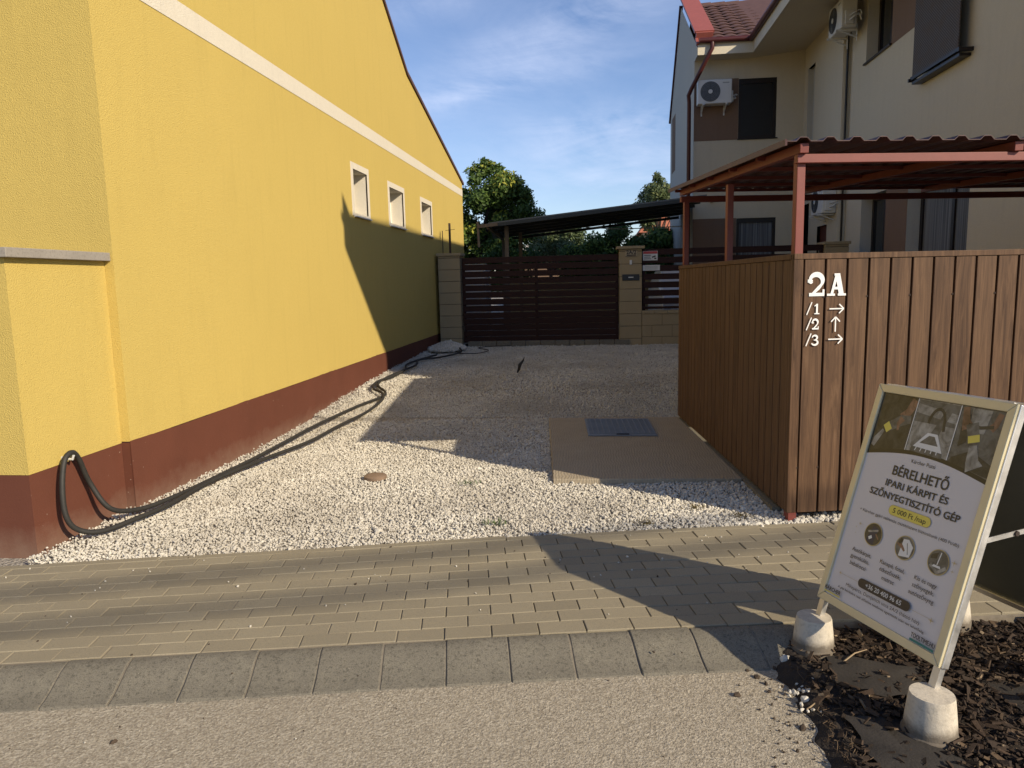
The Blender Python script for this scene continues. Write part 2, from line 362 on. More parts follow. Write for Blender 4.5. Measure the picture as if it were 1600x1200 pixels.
def grid_mesh(name, x0, x1, nx, y0, y1, ny, zf, mat, keep=None, xf=None):
    """height field sheet"""
    mb = MB(); idx = {}
    X = np.linspace(x0, x1, nx + 1); Y = np.linspace(y0, y1, ny + 1)
    for j, y in enumerate(Y):
        for i, x in enumerate(X):
            px, py = xf(x, y) if xf else (x, y)
            mb.v.append((px, py, zf(px, py))); mb.sh.append(.5)
    for j in range(ny):
        for i in range(nx):
            cx, cy = (X[i] + X[i + 1]) / 2, (Y[j] + Y[j + 1]) / 2
            if xf: cx, cy = xf(cx, cy)
            if keep and not keep(cx, cy): continue
            a = j * (nx + 1) + i; mb.f.append((a, a + 1, a + nx + 2, a + nx + 1)); mb.mi.append(0)
    return mb.build(name, mat, None, True)
def np_mesh(name, verts, faces, shade, mat, parent=None, kind=None, smooth=False):
    """verts (n,3), faces (m,k) numpy"""
    me = bpy.data.meshes.new(name); nv = len(verts); nf, k = faces.shape
    me.vertices.add(nv); me.vertices.foreach_set('co', verts.astype(np.float32).ravel())
    me.loops.add(nf * k); me.loops.foreach_set('vertex_index', faces.astype(np.int32).ravel())
    me.polygons.add(nf); me.polygons.foreach_set('loop_start', np.arange(0, nf * k, k, dtype=np.int32))
    try: me.polygons.foreach_set('loop_total', np.full(nf, k, dtype=np.int32))
    except Exception: pass
    me.polygons.foreach_set('use_smooth', np.full(nf, smooth, dtype=bool))
    at = me.attributes.new('shade', 'FLOAT', 'POINT'); at.data.foreach_set('value', shade.astype(np.float32))
    me.materials.append(M[mat]); me.update(calc_edges=True); me.validate()
    o = bpy.data.objects.new(name, me); col.objects.link(o)
    if parent is not None: o.parent = parent
    return o

# ------------------------------------------------------------------ street frame
TH = R(10.3); E = Vector((math.cos(TH), math.sin(TH), 0)); NN = Vector((-math.sin(TH), math.cos(TH), 0))
P0 = Vector((-.893, 2.881, 0))          # on the upper edge of the kerb
def st(s, t, z=0): return P0 + E * s + NN * (t - .025 * s * (1 - min(1.0, max(t, 0) / 1.225))) + Vector((0, 0, z))
def ts(x, y):
    d = Vector((x, y, 0)) - P0; a, b = d.dot(E), d.dot(NN); k = .025 * a; return a, (b + k) / (1 + k / 1.225) if b + k > 0 else b + k
def fall(x): return .0125 * max(-8, min(0, x))
TPAD = 1.225                              # width of the paving

# ground heights on the drive
GX = [-9, 7, 8.3, 9.9, 11.1, 13.1, 15, 60]; GZ = [0, 0, .03, .11, .15, .185, .205, .205]
def gz(x, y): return float(np.interp(y, GX, GZ)) + (fall(x) if y < 8 else 0) * 1.0

# ------------------------------------------------------------------ setting
g = MB(); g.box((-300, -300, -.6), (300, 300, -.2)); tag(g.build('ground', 'soil'), kind='structure')
rd = grid_mesh('road', -14, 14, 56, -8, -.235, 30, lambda x, y: -.072 + fall(x), 'road', xf=lambda s, t: tuple(st(s, t))[:2])
tag(rd, kind='structure')
yard = grid_mesh('yard_ground', -14, 14, 10, 15.02, 60, 10, lambda x, y: .25, 'gravelbed'); tag(yard, kind='structure')

# kerb: sloping stones with a rounded shoulder
kb = MB(); prof = [(0.0, -.30), (0.0, -.004), (-.015, 0.0), (-.05, -.003), (-.085, -.012), (-.13, -.03), (-.17, -.046), (-.21, -.058), (-.25, -.066), (-.262, -.075), (-.262, -.30)]
k0 = .008
for i in range(-34, 8):
    s0 = k0 + .262 * i - .27 + .004; s1 = s0 + .262 - .004 - random.uniform(0, .003)
    if s0 > 1.62: break
    dz = random.uniform(-.003, .003); dt = random.uniform(-.002, .002)
    ring = []
    for s in (s0, s1):
        for t, z in prof:
            p = st(s, t + dt); ring.append((p.x, p.y, z + dz + fall(p.x)))
    n = len(prof); kb.add(ring, [(k, k + 1, n + k + 1, n + k) for k in range(n - 1)] + [tuple(range(n)), tuple(range(2 * n - 1, n - 1, -1))])
tag(kb.build('kerb', 'kerb', None, True, .004, 25), kind='structure')

kf = MB()
for i in range(-9, 2):
    ring = []
    for s in (i * 1.0, i * 1.0 + 1.0 if i < 1 else 1.6):
        for t, z in prof: p = st(s, t * .985); ring.append((p.x, p.y, z - .005 + fall(p.x)))
    n = len(prof); kf.add(ring, [(k, k + 1, n + k + 1, n + k) for k in range(n - 1)])
tag(kf.build('kerb_joints', 'joint'), kind='structure')
# pavement: bonded pavers and an edging strip on a sand bed
pv = MB(); pitch = 1.165 / 11
def paver(s0, s1, t0, t1, drop=0):
    b = .003; z = random.uniform(-.0015, .0015); sh = min(1, max(0, random.gauss(.5, .22)))
    tx, ty = random.uniform(-.002, .002), random.uniform(-.002, .002)
    def P(s, t, zz):
        p = st(s, t); return (p.x, p.y, zz + z + fall(p.x) + tx * (s - s0) * 5 + ty * (t - t0) * 8)
    vs = [P(s0, t0, -.03), P(s1, t0, -.03), P(s1, t1, -.03), P(s0, t1, -.03), P(s0, t0, -b), P(s1, t0, -b), P(s1, t1, -b), P(s0, t1, -b),
          P(s0 + b, t0 + b, 0), P(s1 - b, t0 + b, 0), P(s1 - b, t1 - b, 0), P(s0 + b, t1 - b, 0)]
    pv.add(vs, [(8, 9, 10, 11), (4, 5, 9, 8), (5, 6, 10, 9), (6, 7, 11, 10), (7, 4, 8, 11), (0, 1, 5, 4), (1, 2, 6, 5), (2, 3, 7, 6), (3, 0, 4, 7)], sh)
for r in range(11):
    t0 = .004 + pitch * r; off = (r % 2) * .1 + (r // 2) * .006
    s = .051 - .2055 * 14 + (r % 2) * .10275 + (r // 2) * .004
    while s < 5.5:
        a, b = s, s + .2055 - .004
        if st(a, t0).x < -3.9: pass
        a2 = max(a, -2.62 - .02 * r + (.1 if r % 2 else 0) * 0)
        if b - a2 > .03: paver(a2, b, t0, t0 + pitch - .0035)
        s += .2055
s = -2.4
while s < 5.5:
    paver(s, s + .995, .004 + pitch * 11, TPAD); s += 1.0
po = pv.build('pavement', 'paver'); tag(po, kind='structure')
bd = MB()
for a, b in ((-2.9, 0), (0, 5.6)):
    c = [st(a, .002), st(b, .002), st(b, TPAD), st(a, TPAD)]
    bd.add([(p.x, p.y, -.0045 + fall(p.x)) for p in c] + [(p.x, p.y, -.12) for p in c], [(0, 1, 2, 3), (0, 1, 5, 4), (1, 2, 6, 5), (2, 3, 7, 6), (3, 0, 4, 7)])
tag(bd.build('joint_sand', 'joint'), kind='structure')
# dirty strip left of the paving
dv = MB(); c = [(-7, 1.9), (-3.3, 2.45), (-3.62, 3.9), (-3.3, 3.9), (-3.3, 4.6), (-7, 4.6)]
dv.prism([(x, y, -.055) for x, y in c], (0, 0, -.1)); tag(dv.build('side_path', 'kerb'), kind='structure')

# gravel drive
SHC = Vector((1.187, 4.56, 0)); SHB = Vector((.905, 7.93, 0))     # shelter corner, back corner
def shx(y): return SHC.x + (SHB.x - SHC.x) * (y - SHC.y) / (SHB.y - SHC.y)
def in_slab(x, y): return -.47 < x < .98 + .0 and 5.38 + .02 * x < y < 7.88 and x > -.30 - (y - 5.36) * .068
gb = grid_mesh('gravel_ground', -3.6, 6.0, 96, 3.3, 15.1, 118, lambda x, y: gz(x, y) - .016, 'gravelbed', keep=lambda x, y: ts(x, y)[1] > TPAD - .06)
tag(gb, kind='structure')
def ico():
    t = (1 + 5 ** .5) / 2
    v = np.array([(-1, t, 0), (1, t, 0), (-1, -t, 0), (1, -t, 0), (0, -1, t), (0, 1, t), (0, -1, -t), (0, 1, -t), (t, 0, -1), (t, 0, 1), (-t, 0, -1), (-t, 0, 1)], float)
    v /= np.linalg.norm(v[0])
    f = np.array([(0, 11, 5), (0, 5, 1), (0, 1, 7), (0, 7, 10), (0, 10, 11), (1, 5, 9), (5, 11, 4), (11, 10, 2), (10, 7, 6), (7, 1, 8), (3, 9, 4), (3, 4, 2), (3, 2, 6), (3, 6, 8), (3, 8, 9), (4, 9, 5), (2, 4, 11), (6, 2, 10), (8, 6, 7), (9, 8, 1)])
    return v, f
IV, IF = ico()
def stones(name, P, size, mat='stone', flat=.7, shade=None):
    """P (n,3) positions, size (n,) radii -> one mesh of angular stones"""
    n = len(P); base = IV[None] * rng.uniform(.72, 1.18, (n, len(IV), 1))
    base = base * (size[:, None, None] * np.stack([rng.uniform(.75, 1.3, n), rng.uniform(.7, 1.1, n), rng.uniform(.6, .9, n) * flat / .7], 1)[:, None, :])
    q = rng.normal(size=(n, 4)); q[:, 1:3] *= .5; q /= np.linalg.norm(q, axis=1)[:, None]; w_, x, y, z = q.T
    Rm = np.stack([1 - 2 * (y * y + z * z), 2 * (x * y - z * w_), 2 * (x * z + y * w_), 2 * (x * y + z * w_), 1 - 2 * (x * x + z * z), 2 * (y * z - x * w_), 2 * (x * z - y * w_), 2 * (y * z + x * w_), 1 - 2 * (x * x + y * y)], 1).reshape(n, 3, 3)
    V = np.einsum('nij,nkj->nki', Rm, base) + P[:, None, :]
    F = IF[None] + (np.arange(n) * len(IV))[:, None, None]
    sh = np.repeat(rng.beta(2.2, 2.0, n) if shade is None else shade, len(IV))
    return np_mesh(name, V.reshape(-1, 3), F.reshape(-1, 3), sh, mat)
def ggz(P): return np.interp(P[:, 1], GX, GZ) + np.where(P[:, 1] < 8, .0125 * np.clip(P[:, 0], -8, 0), 0)
def samp(x0, x1, y0, y1, dens):
    n = int((x1 - x0) * (y1 - y0) * dens); return np.stack([rng.uniform(x0, x1, n), rng.uniform(y0, y1, n)], 1)
def gravel_keep(P):
    d = P - np.array([P0.x, P0.y]); t = d @ np.array([NN.x, NN.y]); x, y = P.T
    k = (t > TPAD + .004 + rng.normal(0, .012, len(P))) & (x > -3.24)
    k &= ~((x > -.30 - (y - 5.36) * .068) & (x < 1.15) & (y > 5.39 + .03 * (x + .3)) & (y < 7.86))
    sx = SHC.x + (SHB.x - SHC.x) * (y - SHC.y) / (SHB.y - SHC.y)
    dd = (P - np.array([SHC.x, SHC.y])) @ np.array([NN.x, NN.y])
    k &= ~((x > sx + .10) & (dd > .10) & (y < 8.0)); k &= ~((x > 3.1) & (y > 8.3)); k &= y < 14.93
    return k
A1 = samp(-3.24, 2.6, 3.6, 6.4, 6400); A2 = samp(-3.24, 1.3, 6.4, 9.2, 4600); A3 = samp(-3.24, 3.2, 9.2, 14.95, 2500)
AL = np.concatenate([A1, A2, A3]); sz = np.concatenate([rng.lognormal(math.log(.0063), .33, len(A1)), rng.lognormal(math.log(.0067), .32, len(A2)), rng.lognormal(math.log(.0083), .32, len(A3))])
kk = gravel_keep(AL); AL = AL[kk]; sz = sz[kk]
# bigger loose stones towards the right front, finer in the middle of the drive
sz *= 1 + .55 * np.clip((AL[:, 0] - .0) / 1.2, 0, 1) * (AL[:, 1] < 5.8)
Z = ggz(AL) - .012 + rng.uniform(-.004, .006, len(AL)) + .03 * np.clip((-3.02 - AL[:, 0]) / .22, 0, 1) * (1 + rng.normal(0, .3, len(AL)))
Z += .006 * np.sin(AL[:, 0] * 5.1 + 1.3 * AL[:, 1]) * np.sin(AL[:, 1] * 4.3)
near = AL[:, 1] < 6.6
gA = stones('gravel', np.c_[AL, Z + sz * .3][near], sz[near]); IV2, IF2 = IV, IF
IV = np.array([(1, 0, 0), (-1, 0, 0), (0, 1, 0), (0, -1, 0), (0, 0, 1), (0, 0, -1)], float) * 1.15
IF = np.array([(0, 2, 4), (2, 1, 4), (1, 3, 4), (3, 0, 4), (2, 0, 5), (1, 2, 5), (3, 1, 5), (0, 3, 5)])
tag(stones('gravel', np.c_[AL, Z + sz * .3][~near], sz[~near]), 'shaded marble gravel further up the drive towards the gate', 'gravel', kind='stuff'); IV, IF = IV2, IF2
tag(gA, 'white marble gravel on the sunlit front half of the drive beside the yellow house', 'gravel', kind='stuff')
# heap of stones by the left gate pillar
n = 5200; a = rng.uniform(0, 2 * np.pi, n); rr = np.sqrt(rng.uniform(0, 1, n)); hx = -2.84 + rr * np.cos(a) * .36; hy = 14.2 + rr * np.sin(a) * .62
hz = .235 + .13 * (1 - rr ** 1.3) + rng.normal(0, .008, n)
tag(stones('gravel_heap', np.c_[hx, hy, hz][hx > -3.2], rng.lognormal(math.log(.017), .3, n)[hx > -3.2]), 'low heap of white stones against the left gate pillar', 'gravel', kind='stuff')
# stray pebbles on the pavement and road
n = 75; s_ = rng.uniform(-2.4, 2.4, n); t_ = np.where(rng.uniform(size=n) < .6, rng.uniform(.5, TPAD, n), rng.uniform(-1.3, TPAD, n))
pp = np.array([tuple(st(a, b)) for a, b in zip(s_, t_)]); pp[:, 2] = np.where(t_ > 0, .003, np.where(t_ > -.26, -.03 + (-.13 - t_) * .2, -.068)) + [fall(x) for x in pp[:, 0]]
tag(stones('stray_pebbles', pp, np.clip(rng.lognormal(math.log(.0045), .4, n), 0, .008)), 'small white pebbles scattered over the pavers and the road', 'pebbles', kind='stuff')

# concrete slab with cover
sb = MB(); sb.prism([(-.30, 5.37, .03), (1.09, 5.42, .03), (.905, 7.9, .03), (-.475, 7.86, .03)], (0, 0, -.12))
tag(sb.build('concrete_slab', 'slab', None, False, .006), kind='structure')
sg = MB(); sg.bar((1.17, 4.75, .0), (.93, 7.9, .0), .05, .05); sg.build('slab_edging', 'kerb'); tag(bpy.data.objects['slab_edging'], kind='structure')
mc = thing('manhole_cover', 'grey ribbed square cover set in the concrete slab beside the shelter', 'cover', (.26, 7.3, .03))
mcv = [(-.048, 6.9), (.60, 6.9), (.573, 7.74), (-.093, 7.74)]
cm = MB(); cm.prism([(x, y, .045) for x, y in mcv], (0, 0, -.014))
cm.build('plate', 'cover', mc, False, .003)
rb = MB()
for i in range(1, 12):
    f = i / 12; rb.bar((-.048 + .648 * f, 6.94, .047), (-.093 + .666 * f, 7.70, .047), .012, .006)
for i in range(1, 14):
    y = 6.9 + .84 * i / 14; rb.bar((-.03 - .003 * i, y, .0475), (.585 - .002 * i, y, .0475), .008, .005)
rb.build('ribs', 'cover', mc)
hd = MB(); hd.box((.22, 6.91, .047), (.34, 6.935, .056)); hd.build('handle', 'black', mc)
vc = MB(); vc.lathe((-1.72, 5.53, 0), [(.088, -.02), (.09, .004), (.08, .010), (.055, .013), (.0, .014)], 28); vo = vc.build('valve_cover', plain('brown_iron', (.22, .15, .10), .7, var=.25), None, True)
tag(vo, 'small round brown cap lying in the sunlit gravel', 'cap')
# weeds, dry tufts
def tuft(x, y, z, r, n, name, label, mat):
    mb = MB()
    for i in range(n):
        a = random.uniform(0, 6.28); rr = random.uniform(0, r); px, py = x + rr * math.cos(a) * 1.6, y + rr * math.sin(a)
        d = Vector((random.uniform(-1, 1), random.uniform(-1, 1), random.uniform(.1, .9))).normalized() * random.uniform(.02, .045); s = Vector((d.y, -d.x, 0)).normalized() * .003
        b = Vector((px, py, z)); mb.add([b - s, b + s, b + d + s * .3], [(0, 1, 2)], random.uniform(0, .8))
    return tag(mb.build(name, mat), label, 'weed', 'weeds in the gravel')
M['dry'] = leafm('dry_weed', (.10, .075, .03), (.20, .155, .06), (.34, .27, .11))
for i, (x, y, r, lb, mt) in enumerate([(-.93, 5.33, .06, 'dark green weed in the middle of the sunlit gravel', 'leafC'), (.66, 4.78, .06, 'dry brown weed in the gravel in front of the slab', 'dry'), (.93, 4.63, .05, 'yellow dry weed near the shelter corner', 'dry'), (-.62, 4.42, .05, 'low green weed near the paving edge, left of the sign shadow', 'leafC'), (.32, 4.46, .05, 'flat brown weed at the paving edge', 'dry')]):
    tuft(x, y, .002, r, 70, 'weed', lb, mt)
lf = MB(); c = Vector((-1.13, 10.9, .14)); lf.tube([c, c + Vector((.03, .0, .06)), c + Vector((.045, 0, .13)), c + Vector((.10, .02, .20)), c + Vector((.115, .02, .25))], [.008, .022, .026, .014, .003], 6); tag(lf.build('fallen_branch_tip', 'black'), 'dark dry leaf stalk lying alone on the shaded gravel', 'leaf')

# ------------------------------------------------------------------ yellow house
WX = -3.2; yh = thing('yellow_house', 'yellow stuccoed house with red brown base, white band and three small side windows', 'house', (WX, 11, 0))
wins = [(9.85, 10.66, 2.44, 3.15), (11.66, 12.71, 2.44, 3.13), (13.9, 14.93, 2.43, 3.13)]
fw = .085   # surround width
# side wall as strips round the openings
def rooftop(y): return float(np.interp(y, [4.7, 6.0, 11.83, 13.22, 18.6], [6.6, 8.2, 5.87, 5.12, 3.94]))
wb = MB(); cuts = [4.7, 6.0, 7.5, 9.0]
ops = [(a + fw * 1.1, b - fw, z0 + .04, z1 - fw) for a, b, z0, z1 in wins]
def wquad(y0, y1, z0a, z0b, z1a, z1b): wb.add([(WX, y0, z0a), (WX, y1, z0b), (WX, y1, z1b), (WX, y0, z1a)], [(0, 1, 2, 3)])
pts = sorted(set([4.7, 6.0, 11.83, 13.22, 18.6] + [v for o in ops for v in o[:2]]))
for y0, y1 in zip(pts[:-1], pts[1:]):
    op = [o for o in ops if o[0] - 1e-6 <= y0 and y1 <= o[1] + 1e-6]
    if op:
        o = op[0]; wquad(y0, y1, .46, .46, o[2], o[2]); wquad(y0, y1, o[3], o[3], rooftop(y0), rooftop(y1))
    else: wquad(y0, y1, .46, .46, rooftop(y0), rooftop(y1))
# front face and back, top handled by the roof
wb.add([(WX, 4.7, .46), (-14, 4.7, .46), (-14, 4.7, 6.6), (WX, 4.7, 6.6)], [(0, 1, 2, 3)])
wb.add([(WX, 18.6, .46), (-14, 18.6, .46), (-14, 18.6, 3.94), (WX, 18.6, 3.94)], [(0, 1, 2, 3)])
wb.build('wall', 'yellow', yh)
pl = MB(); pl.box((-14, 4.703, -.3), (WX - .004, 18.597, .452)); yy = np.arange(4.699, 18.599, .06); P_ = [(WX + .0025, y, .459 + .0045 * math.sin(y * 3.1) + random.uniform(-.0028, .0028)) for y in yy]
pl.prism([(WX + .0025, 4.699, -.3)] + P_ + [(WX + .0025, 18.6, .46), (WX + .0025, 18.6, -.3)], (-.006, 0, 0)); pb = pl.build('plinth', 'plinth', yh)
# gentle uneven paint line
bn = MB()
ys = np.linspace(4.7, 18.6, 30); lo = np.interp(ys, [4.7, 5.275, 18.6], [3.55, 3.556, 3.637]); hi = np.interp(ys, [4.7, 5.77, 18.6], [3.725, 3.731, 3.797])
for i in range(29): bn.add([(WX + .004, ys[i], lo[i]), (WX + .004, ys[i + 1], lo[i + 1]), (WX + .004, ys[i + 1], hi[i + 1]), (WX + .004, ys[i], hi[i])], [(0, 1, 2, 3)])
bn.build('white_band', 'band', yh)
rf = MB()
for y0, z0, y1, z1 in ((6.0, 8.2, 11.83, 5.87), (11.83, 5.87, 13.22, 5.12), (13.22, 5.12, 18.72, 3.915)):
    rf.add([(WX + .03, y0, z0 + .01), (WX + .03, y1, z1 + .01), (-14, y1, z1 + .01), (-14, y0, z0 + .01), (WX + .03, y0, z0 + .07), (WX + .03, y1, z1 + .07), (-14, y1, z1 + .07), (-14, y0, z0 + .07)],
           [(0, 3, 2, 1), (4, 5, 6, 7), (0, 1, 5, 4), (1, 2, 6, 5), (2, 3, 7, 6), (3, 0, 4, 7)])
rf.add([(WX + .03, 4.4, 6.4), (WX + .03, 6.0, 8.2), (-14, 6.0, 8.2), (-14, 4.4, 6.4)], [(0, 1, 2, 3)])
rf.build('roof', 'tile', yh)
for (a, b, z0, z1), o in zip(wins, ops):
    fr = MB(); dp = .26
    # flat painted surround proud of the wall
    for q in (((a, z0), (o[0], z1)), ((o[1], z0), (b, z1)), ((o[0], o[3]), (o[1], z1)), ((o[0], z0), (o[1], o[2]))):
        fr.box((WX - .02, q[0][0], q[0][1]), (WX + .006, q[1][0], q[1][1]))
    W = fr.build('window', 'band', yh)
    rv = MB()
    for P in ([(WX, o[1], o[2]), (WX - dp, o[1], o[2]), (WX - dp, o[1], o[3]), (WX, o[1], o[3])], [(WX, o[0], o[2]), (WX - dp, o[0], o[2]), (WX - dp, o[0], o[3]), (WX, o[0], o[3])],
              [(WX, o[0], o[3]), (WX - dp, o[0], o[3]), (WX - dp, o[1], o[3]), (WX, o[1], o[3])], [(WX, o[0], o[2]), (WX - dp, o[0], o[2]), (WX - dp, o[1], o[2]), (WX, o[1], o[2])]): rv.poly(P)
    rv.build('reveal', 'band', W)
    pn = MB(); pn.box((WX - dp - .01, o[0], o[2]), (WX - dp, o[1], o[3])); pn.build('pane', 'glass', W)
    pf = MB()
    for q in ((o[0], o[0] + .05), (o[1] - .05, o[1])): pf.box((WX - dp, q[0], o[2]), (WX - dp + .04, q[1], o[3]))
    pf.box((WX - dp, o[0] + .05, o[2]), (WX - dp + .04, o[1] - .05, o[2] + .05)); pf.box((WX - dp, o[0] + .05, o[3] - .05), (WX - dp + .04, o[1] - .05, o[3])); pf.build('frame', 'white', W)
    sl_ = MB(); sl_.box((WX - .2, o[0] - .02, z0 - .012), (WX + .035, b - .01, z0 + .004)); sl_.build('sill', 'whitepl', W)

# low wall continuing the side wall towards the street
LX = -3.265; bw = thing('garden_wall', 'low yellow wall with red brown base and grey coping standing against the yellow house corner', 'wall', (LX, 4.2, 0))
q = MB(); q.box((-9, 3.84, .45), (LX, 4.699, 1.70)); q.build('wall', 'yellow', bw)
q = MB(); q.box((-9, 3.843, -.3), (LX - .003, 4.70, .45)); q.build('plinth', 'plinth', bw)
q = MB(); q.box((-9, 3.80, 1.70), (LX + .05, 4.697, 1.755)); q.build('coping', 'coping', bw, False, .004)
hk = MB(); hk.tube([(LX, 4.13, .475), (LX + .06, 4.13, .475), (LX + .07, 4.13, .50)], .008, 8); hk.box((LX, 4.11, .455), (LX + .008, 4.15, .495)); hk.build('hook', 'whitepl', bw)

# hose
def catmull(P, n=8):
    P = [Vector(p) for p in P]; P = [P[0] * 2 - P[1]] + P + [P[-1] * 2 - P[-2]]; o = []
    for i in range(1, len(P) - 2):
        for k in range(n):
            t = k / n; a, b, c, d = P[i - 1:i + 3]
            o.append(.5 * ((2 * b) + (c - a) * t + (2 * a - 5 * b + 4 * c - d) * t * t + (3 * b - a - 3 * c + d) * t ** 3))
    o.append(P[-2]); return o
def onp(px, py, axis, val):
    d = RM @ np.array([px - 800, py - 600, FPX]); t = (val - (0, 0, CH)[axis]) / d[axis]; return Vector((d[0] * t, d[1] * t, CH + d[2] * t))
hp = [(1280, 0)]
path = []
# outgoing run lies on the gravel, loop hangs on the hook, returns along the ground
far = [(-2.55, 14.0, .25), (-2.42, 13.3, .23), (-2.65, 12.6, .215), (-2.95, 12.3, .205), (-2.85, 11.6, .19), (-2.95, 10.9, .165)]
l1 = [(-3.0, 10.2, .14), (-2.93, 9.75, .12), (-2.72, 9.35, .095), (-2.66, 9.0, .085), (-2.80, 8.4, .06)]
l1 += [(-2.92, 7.4, .03), (-2.94, 6.6, .015), (-2.96, 6.0, .005), (-3.0, 5.3, 0), (-3.02, 4.85, .005), (-3.08, 4.55, .012)]
up = [(-3.13, 4.33, .085), (LX + .055, 4.27, .27), (LX + .055, 4.19, .45), (LX + .06, 4.13, .505), (LX + .06, 4.06, .47), (LX + .07, 4.005, .32), (LX + .085, 3.99, .15), (LX + .11, 4.04, .045), (-3.09, 4.16, -.01)]
dn = [(-3.02, 4.4, -.01), (-2.97, 4.75, -.008), (-2.97, 5.3, 0), (-2.86, 6.0, .005), (-2.72, 6.7, .01), (-2.66, 7.4, .03), (-2.58, 8.1, .05), (-2.60, 8.8, .08), (-2.72, 9.2, .105), (-2.92, 9.5, .115), (-3.02, 10.0, .14), (-2.93, 10.5, .15), (-2.9, 11.1, .175), (-3.02, 11.7, .19), (-2.96, 12.3, .205), (-2.75, 12.8, .24)]
hs = MB(); pth = catmull(far + l1 + up + dn, 9); r0 = .0165
hs.tube([p + Vector((0, 0, .012)) for p in pth], r0, 10)
ho = hs.build('garden_hose', 'hose', None, True, 0, 60); tag(ho, 'black rubber hose hung over the wall hook and laid along the gravel', 'hose')
tb = MB(); tb.tube(catmull([(-2.5, 13.2, .23), (-2.1, 13.25, .225), (-1.95, 13.7, .235), (-2.2, 14.1, .25), (-1.9, 14.3, .26), (-1.6, 14.35, .26)], 8), .009, 8); tag(tb.build('thin_cable', 'hose', None, True), 'thin black cable curled on the gravel in front of the gate', 'cable')

# ------------------------------------------------------------------ pillars, gate, fence
def pillar(x0, x1, y0, z0, z1, label, courses, capo=.03, name='gate_pillar'):
    t = thing(name, label, 'pillar', ((x0 + x1) / 2, y0 + .2, z0), 'sand coloured block pillars'); d = x1 - x0; h = (z1 - z0) / courses
    core = MB(); core.box((x0 + .008, y0 + .008, z0 - .3), (x1 - .008, y0 + d - .008, z1)); core.build('core', 'mortar', t)
    b = MB(); z = z0 - h * .6
    for k in range(int(courses) + 2):
        a, c = z + .006, min(z + h, z1)
        if a < z1 - .02: b.box((x0 + random.uniform(-.002, .002), y0 + random.uniform(-.002, .002), a), (x1, y0 + d, c - .003))
        z += h
        if z > z1: break
    b.build('blocks', 'block', t, False, .005)
    c = MB(); c.box((x0 - capo, y0 - capo, z1), (x1 + capo, y0 + d + capo, z1 + .055)); c.build('cap', 'block', t, False, .006); return t
GY = 15.0
pL = pillar(-3.13, -2.68, GY, .27, 2.055, 'block pillar at the left end of the gate against the yellow house', 7.6)
pR = pillar(.545, .985, GY, .22, 2.10, 'block pillar right of the gate carrying the 2A/2 number and the mail slot', 7.6, .055)
p3 = pillar(4.48, 4.92, GY, .25, 2.08, 'block pillar at the fence end against the beige house', 7.6)
rod = MB(); rod.box((-2.985, GY + .5, 2.1), (-2.945, GY + .54, 2.75)); rod.bar((-3.05, GY + .49, 2.60), (-2.85, GY + .49, 2.62), .008, .008); tag(rod.build('metal_post', 'steel', None), 'thin steel post with a short cross wire behind the left pillar', 'post')
rod = MB(); rod.box((-3.125, GY + .5, 2.1), (-3.11, GY + .515, 2.6)); tag(rod.build('metal_rod', 'steel', None), 'short thin rod between the yellow wall and the steel post', 'rod')
sgn = MB(); sgn.box((.66, GY - .012, 1.945), (.895, GY - .001, 2.075)); nb = thing('house_number_plate', 'small 2A/2 number plate at the top of the right gate pillar', 'sign', (.78, GY - .01, 2.0))
M['platebg'] = plain('bronze_plate', (.38, .30, .18), .5); M['platedk'] = plain('dark_bronze', (.022, .018, .015), .5)
sgn.build('plate', 'platebg', nb)
def text(body, size, name, mat, parent, o, ax, ay, align='CENTER', off=0.0, space=1.0, lift=.0008, valign='BOTTOM_BASELINE', sx=1.0):
    cu = bpy.data.curves.new(name, 'FONT'); cu.body = body; cu.size = size; cu.align_x = align; cu.offset = off; cu.space_character = space; cu.resolution_u = 3
    tmp = bpy.data.objects.new('tmp', cu); col.objects.link(tmp); dg = bpy.context.evaluated_depsgraph_get()
    me = bpy.data.meshes.new_from_object(tmp.evaluated_get(dg)); bpy.data.objects.remove(tmp); bpy.data.curves.remove(cu)
    ax, ay = Vector(ax).normalized(), Vector(ay).normalized(); nz = ax.cross(ay); o = Vector(o) + nz * lift
    offp = Vector((0, 0, 0)); q = parent
    while q is not None: offp += Vector(q.location); q = q.parent
    for v in me.vertices: c = o + ax * v.co.x * sx + ay * v.co.y - offp; v.co = c
    me.materials.clear(); me.materials.append(M[mat] if isinstance(mat, str) else mat); me.name = name
    ob = bpy.data.objects.new(name, me); col.objects.link(ob); ob.parent = parent; return ob
text('2A/2', .10, 'lettering', 'platedk', nb, (.778, GY - .012, 1.998), (1, 0, 0), (0, 0, 1), off=.003, lift=.002)
q = MB(); q.box((.69, GY - .016, 1.965), (.87, GY - .0135, 1.985)); q.build('underline', 'platedk', nb)
q = MB(); q.box((.66, GY - .016, 2.066), (.895, GY - .0125, 2.072)); q.box((.66, GY - .016, 1.949), (.895, GY - .0125, 1.955)); q.build('border', 'platedk', nb)
q = MB(); q.box((.745, GY - .03, 1.79), (.79, GY, 1.88)); o = q.build('door_bell', 'whitepl', None, False, .004); tag(o, 'cream door bell button on the right gate pillar', 'door bell')
ml = thing('mail_slot', 'black mail slot set in the right gate pillar below the bell', 'mail slot', (.76, GY, 1.5))
q = MB(); q.box((.60, GY - .012, 1.475), (.935, GY + .0, 1.60)); q.build('plate', 'black', ml, False, .003)
q = MB(); q.box((.72, GY - .018, 1.53), (.82, GY - .013, 1.55)); q.build('name_tag', 'whitepl', ml)
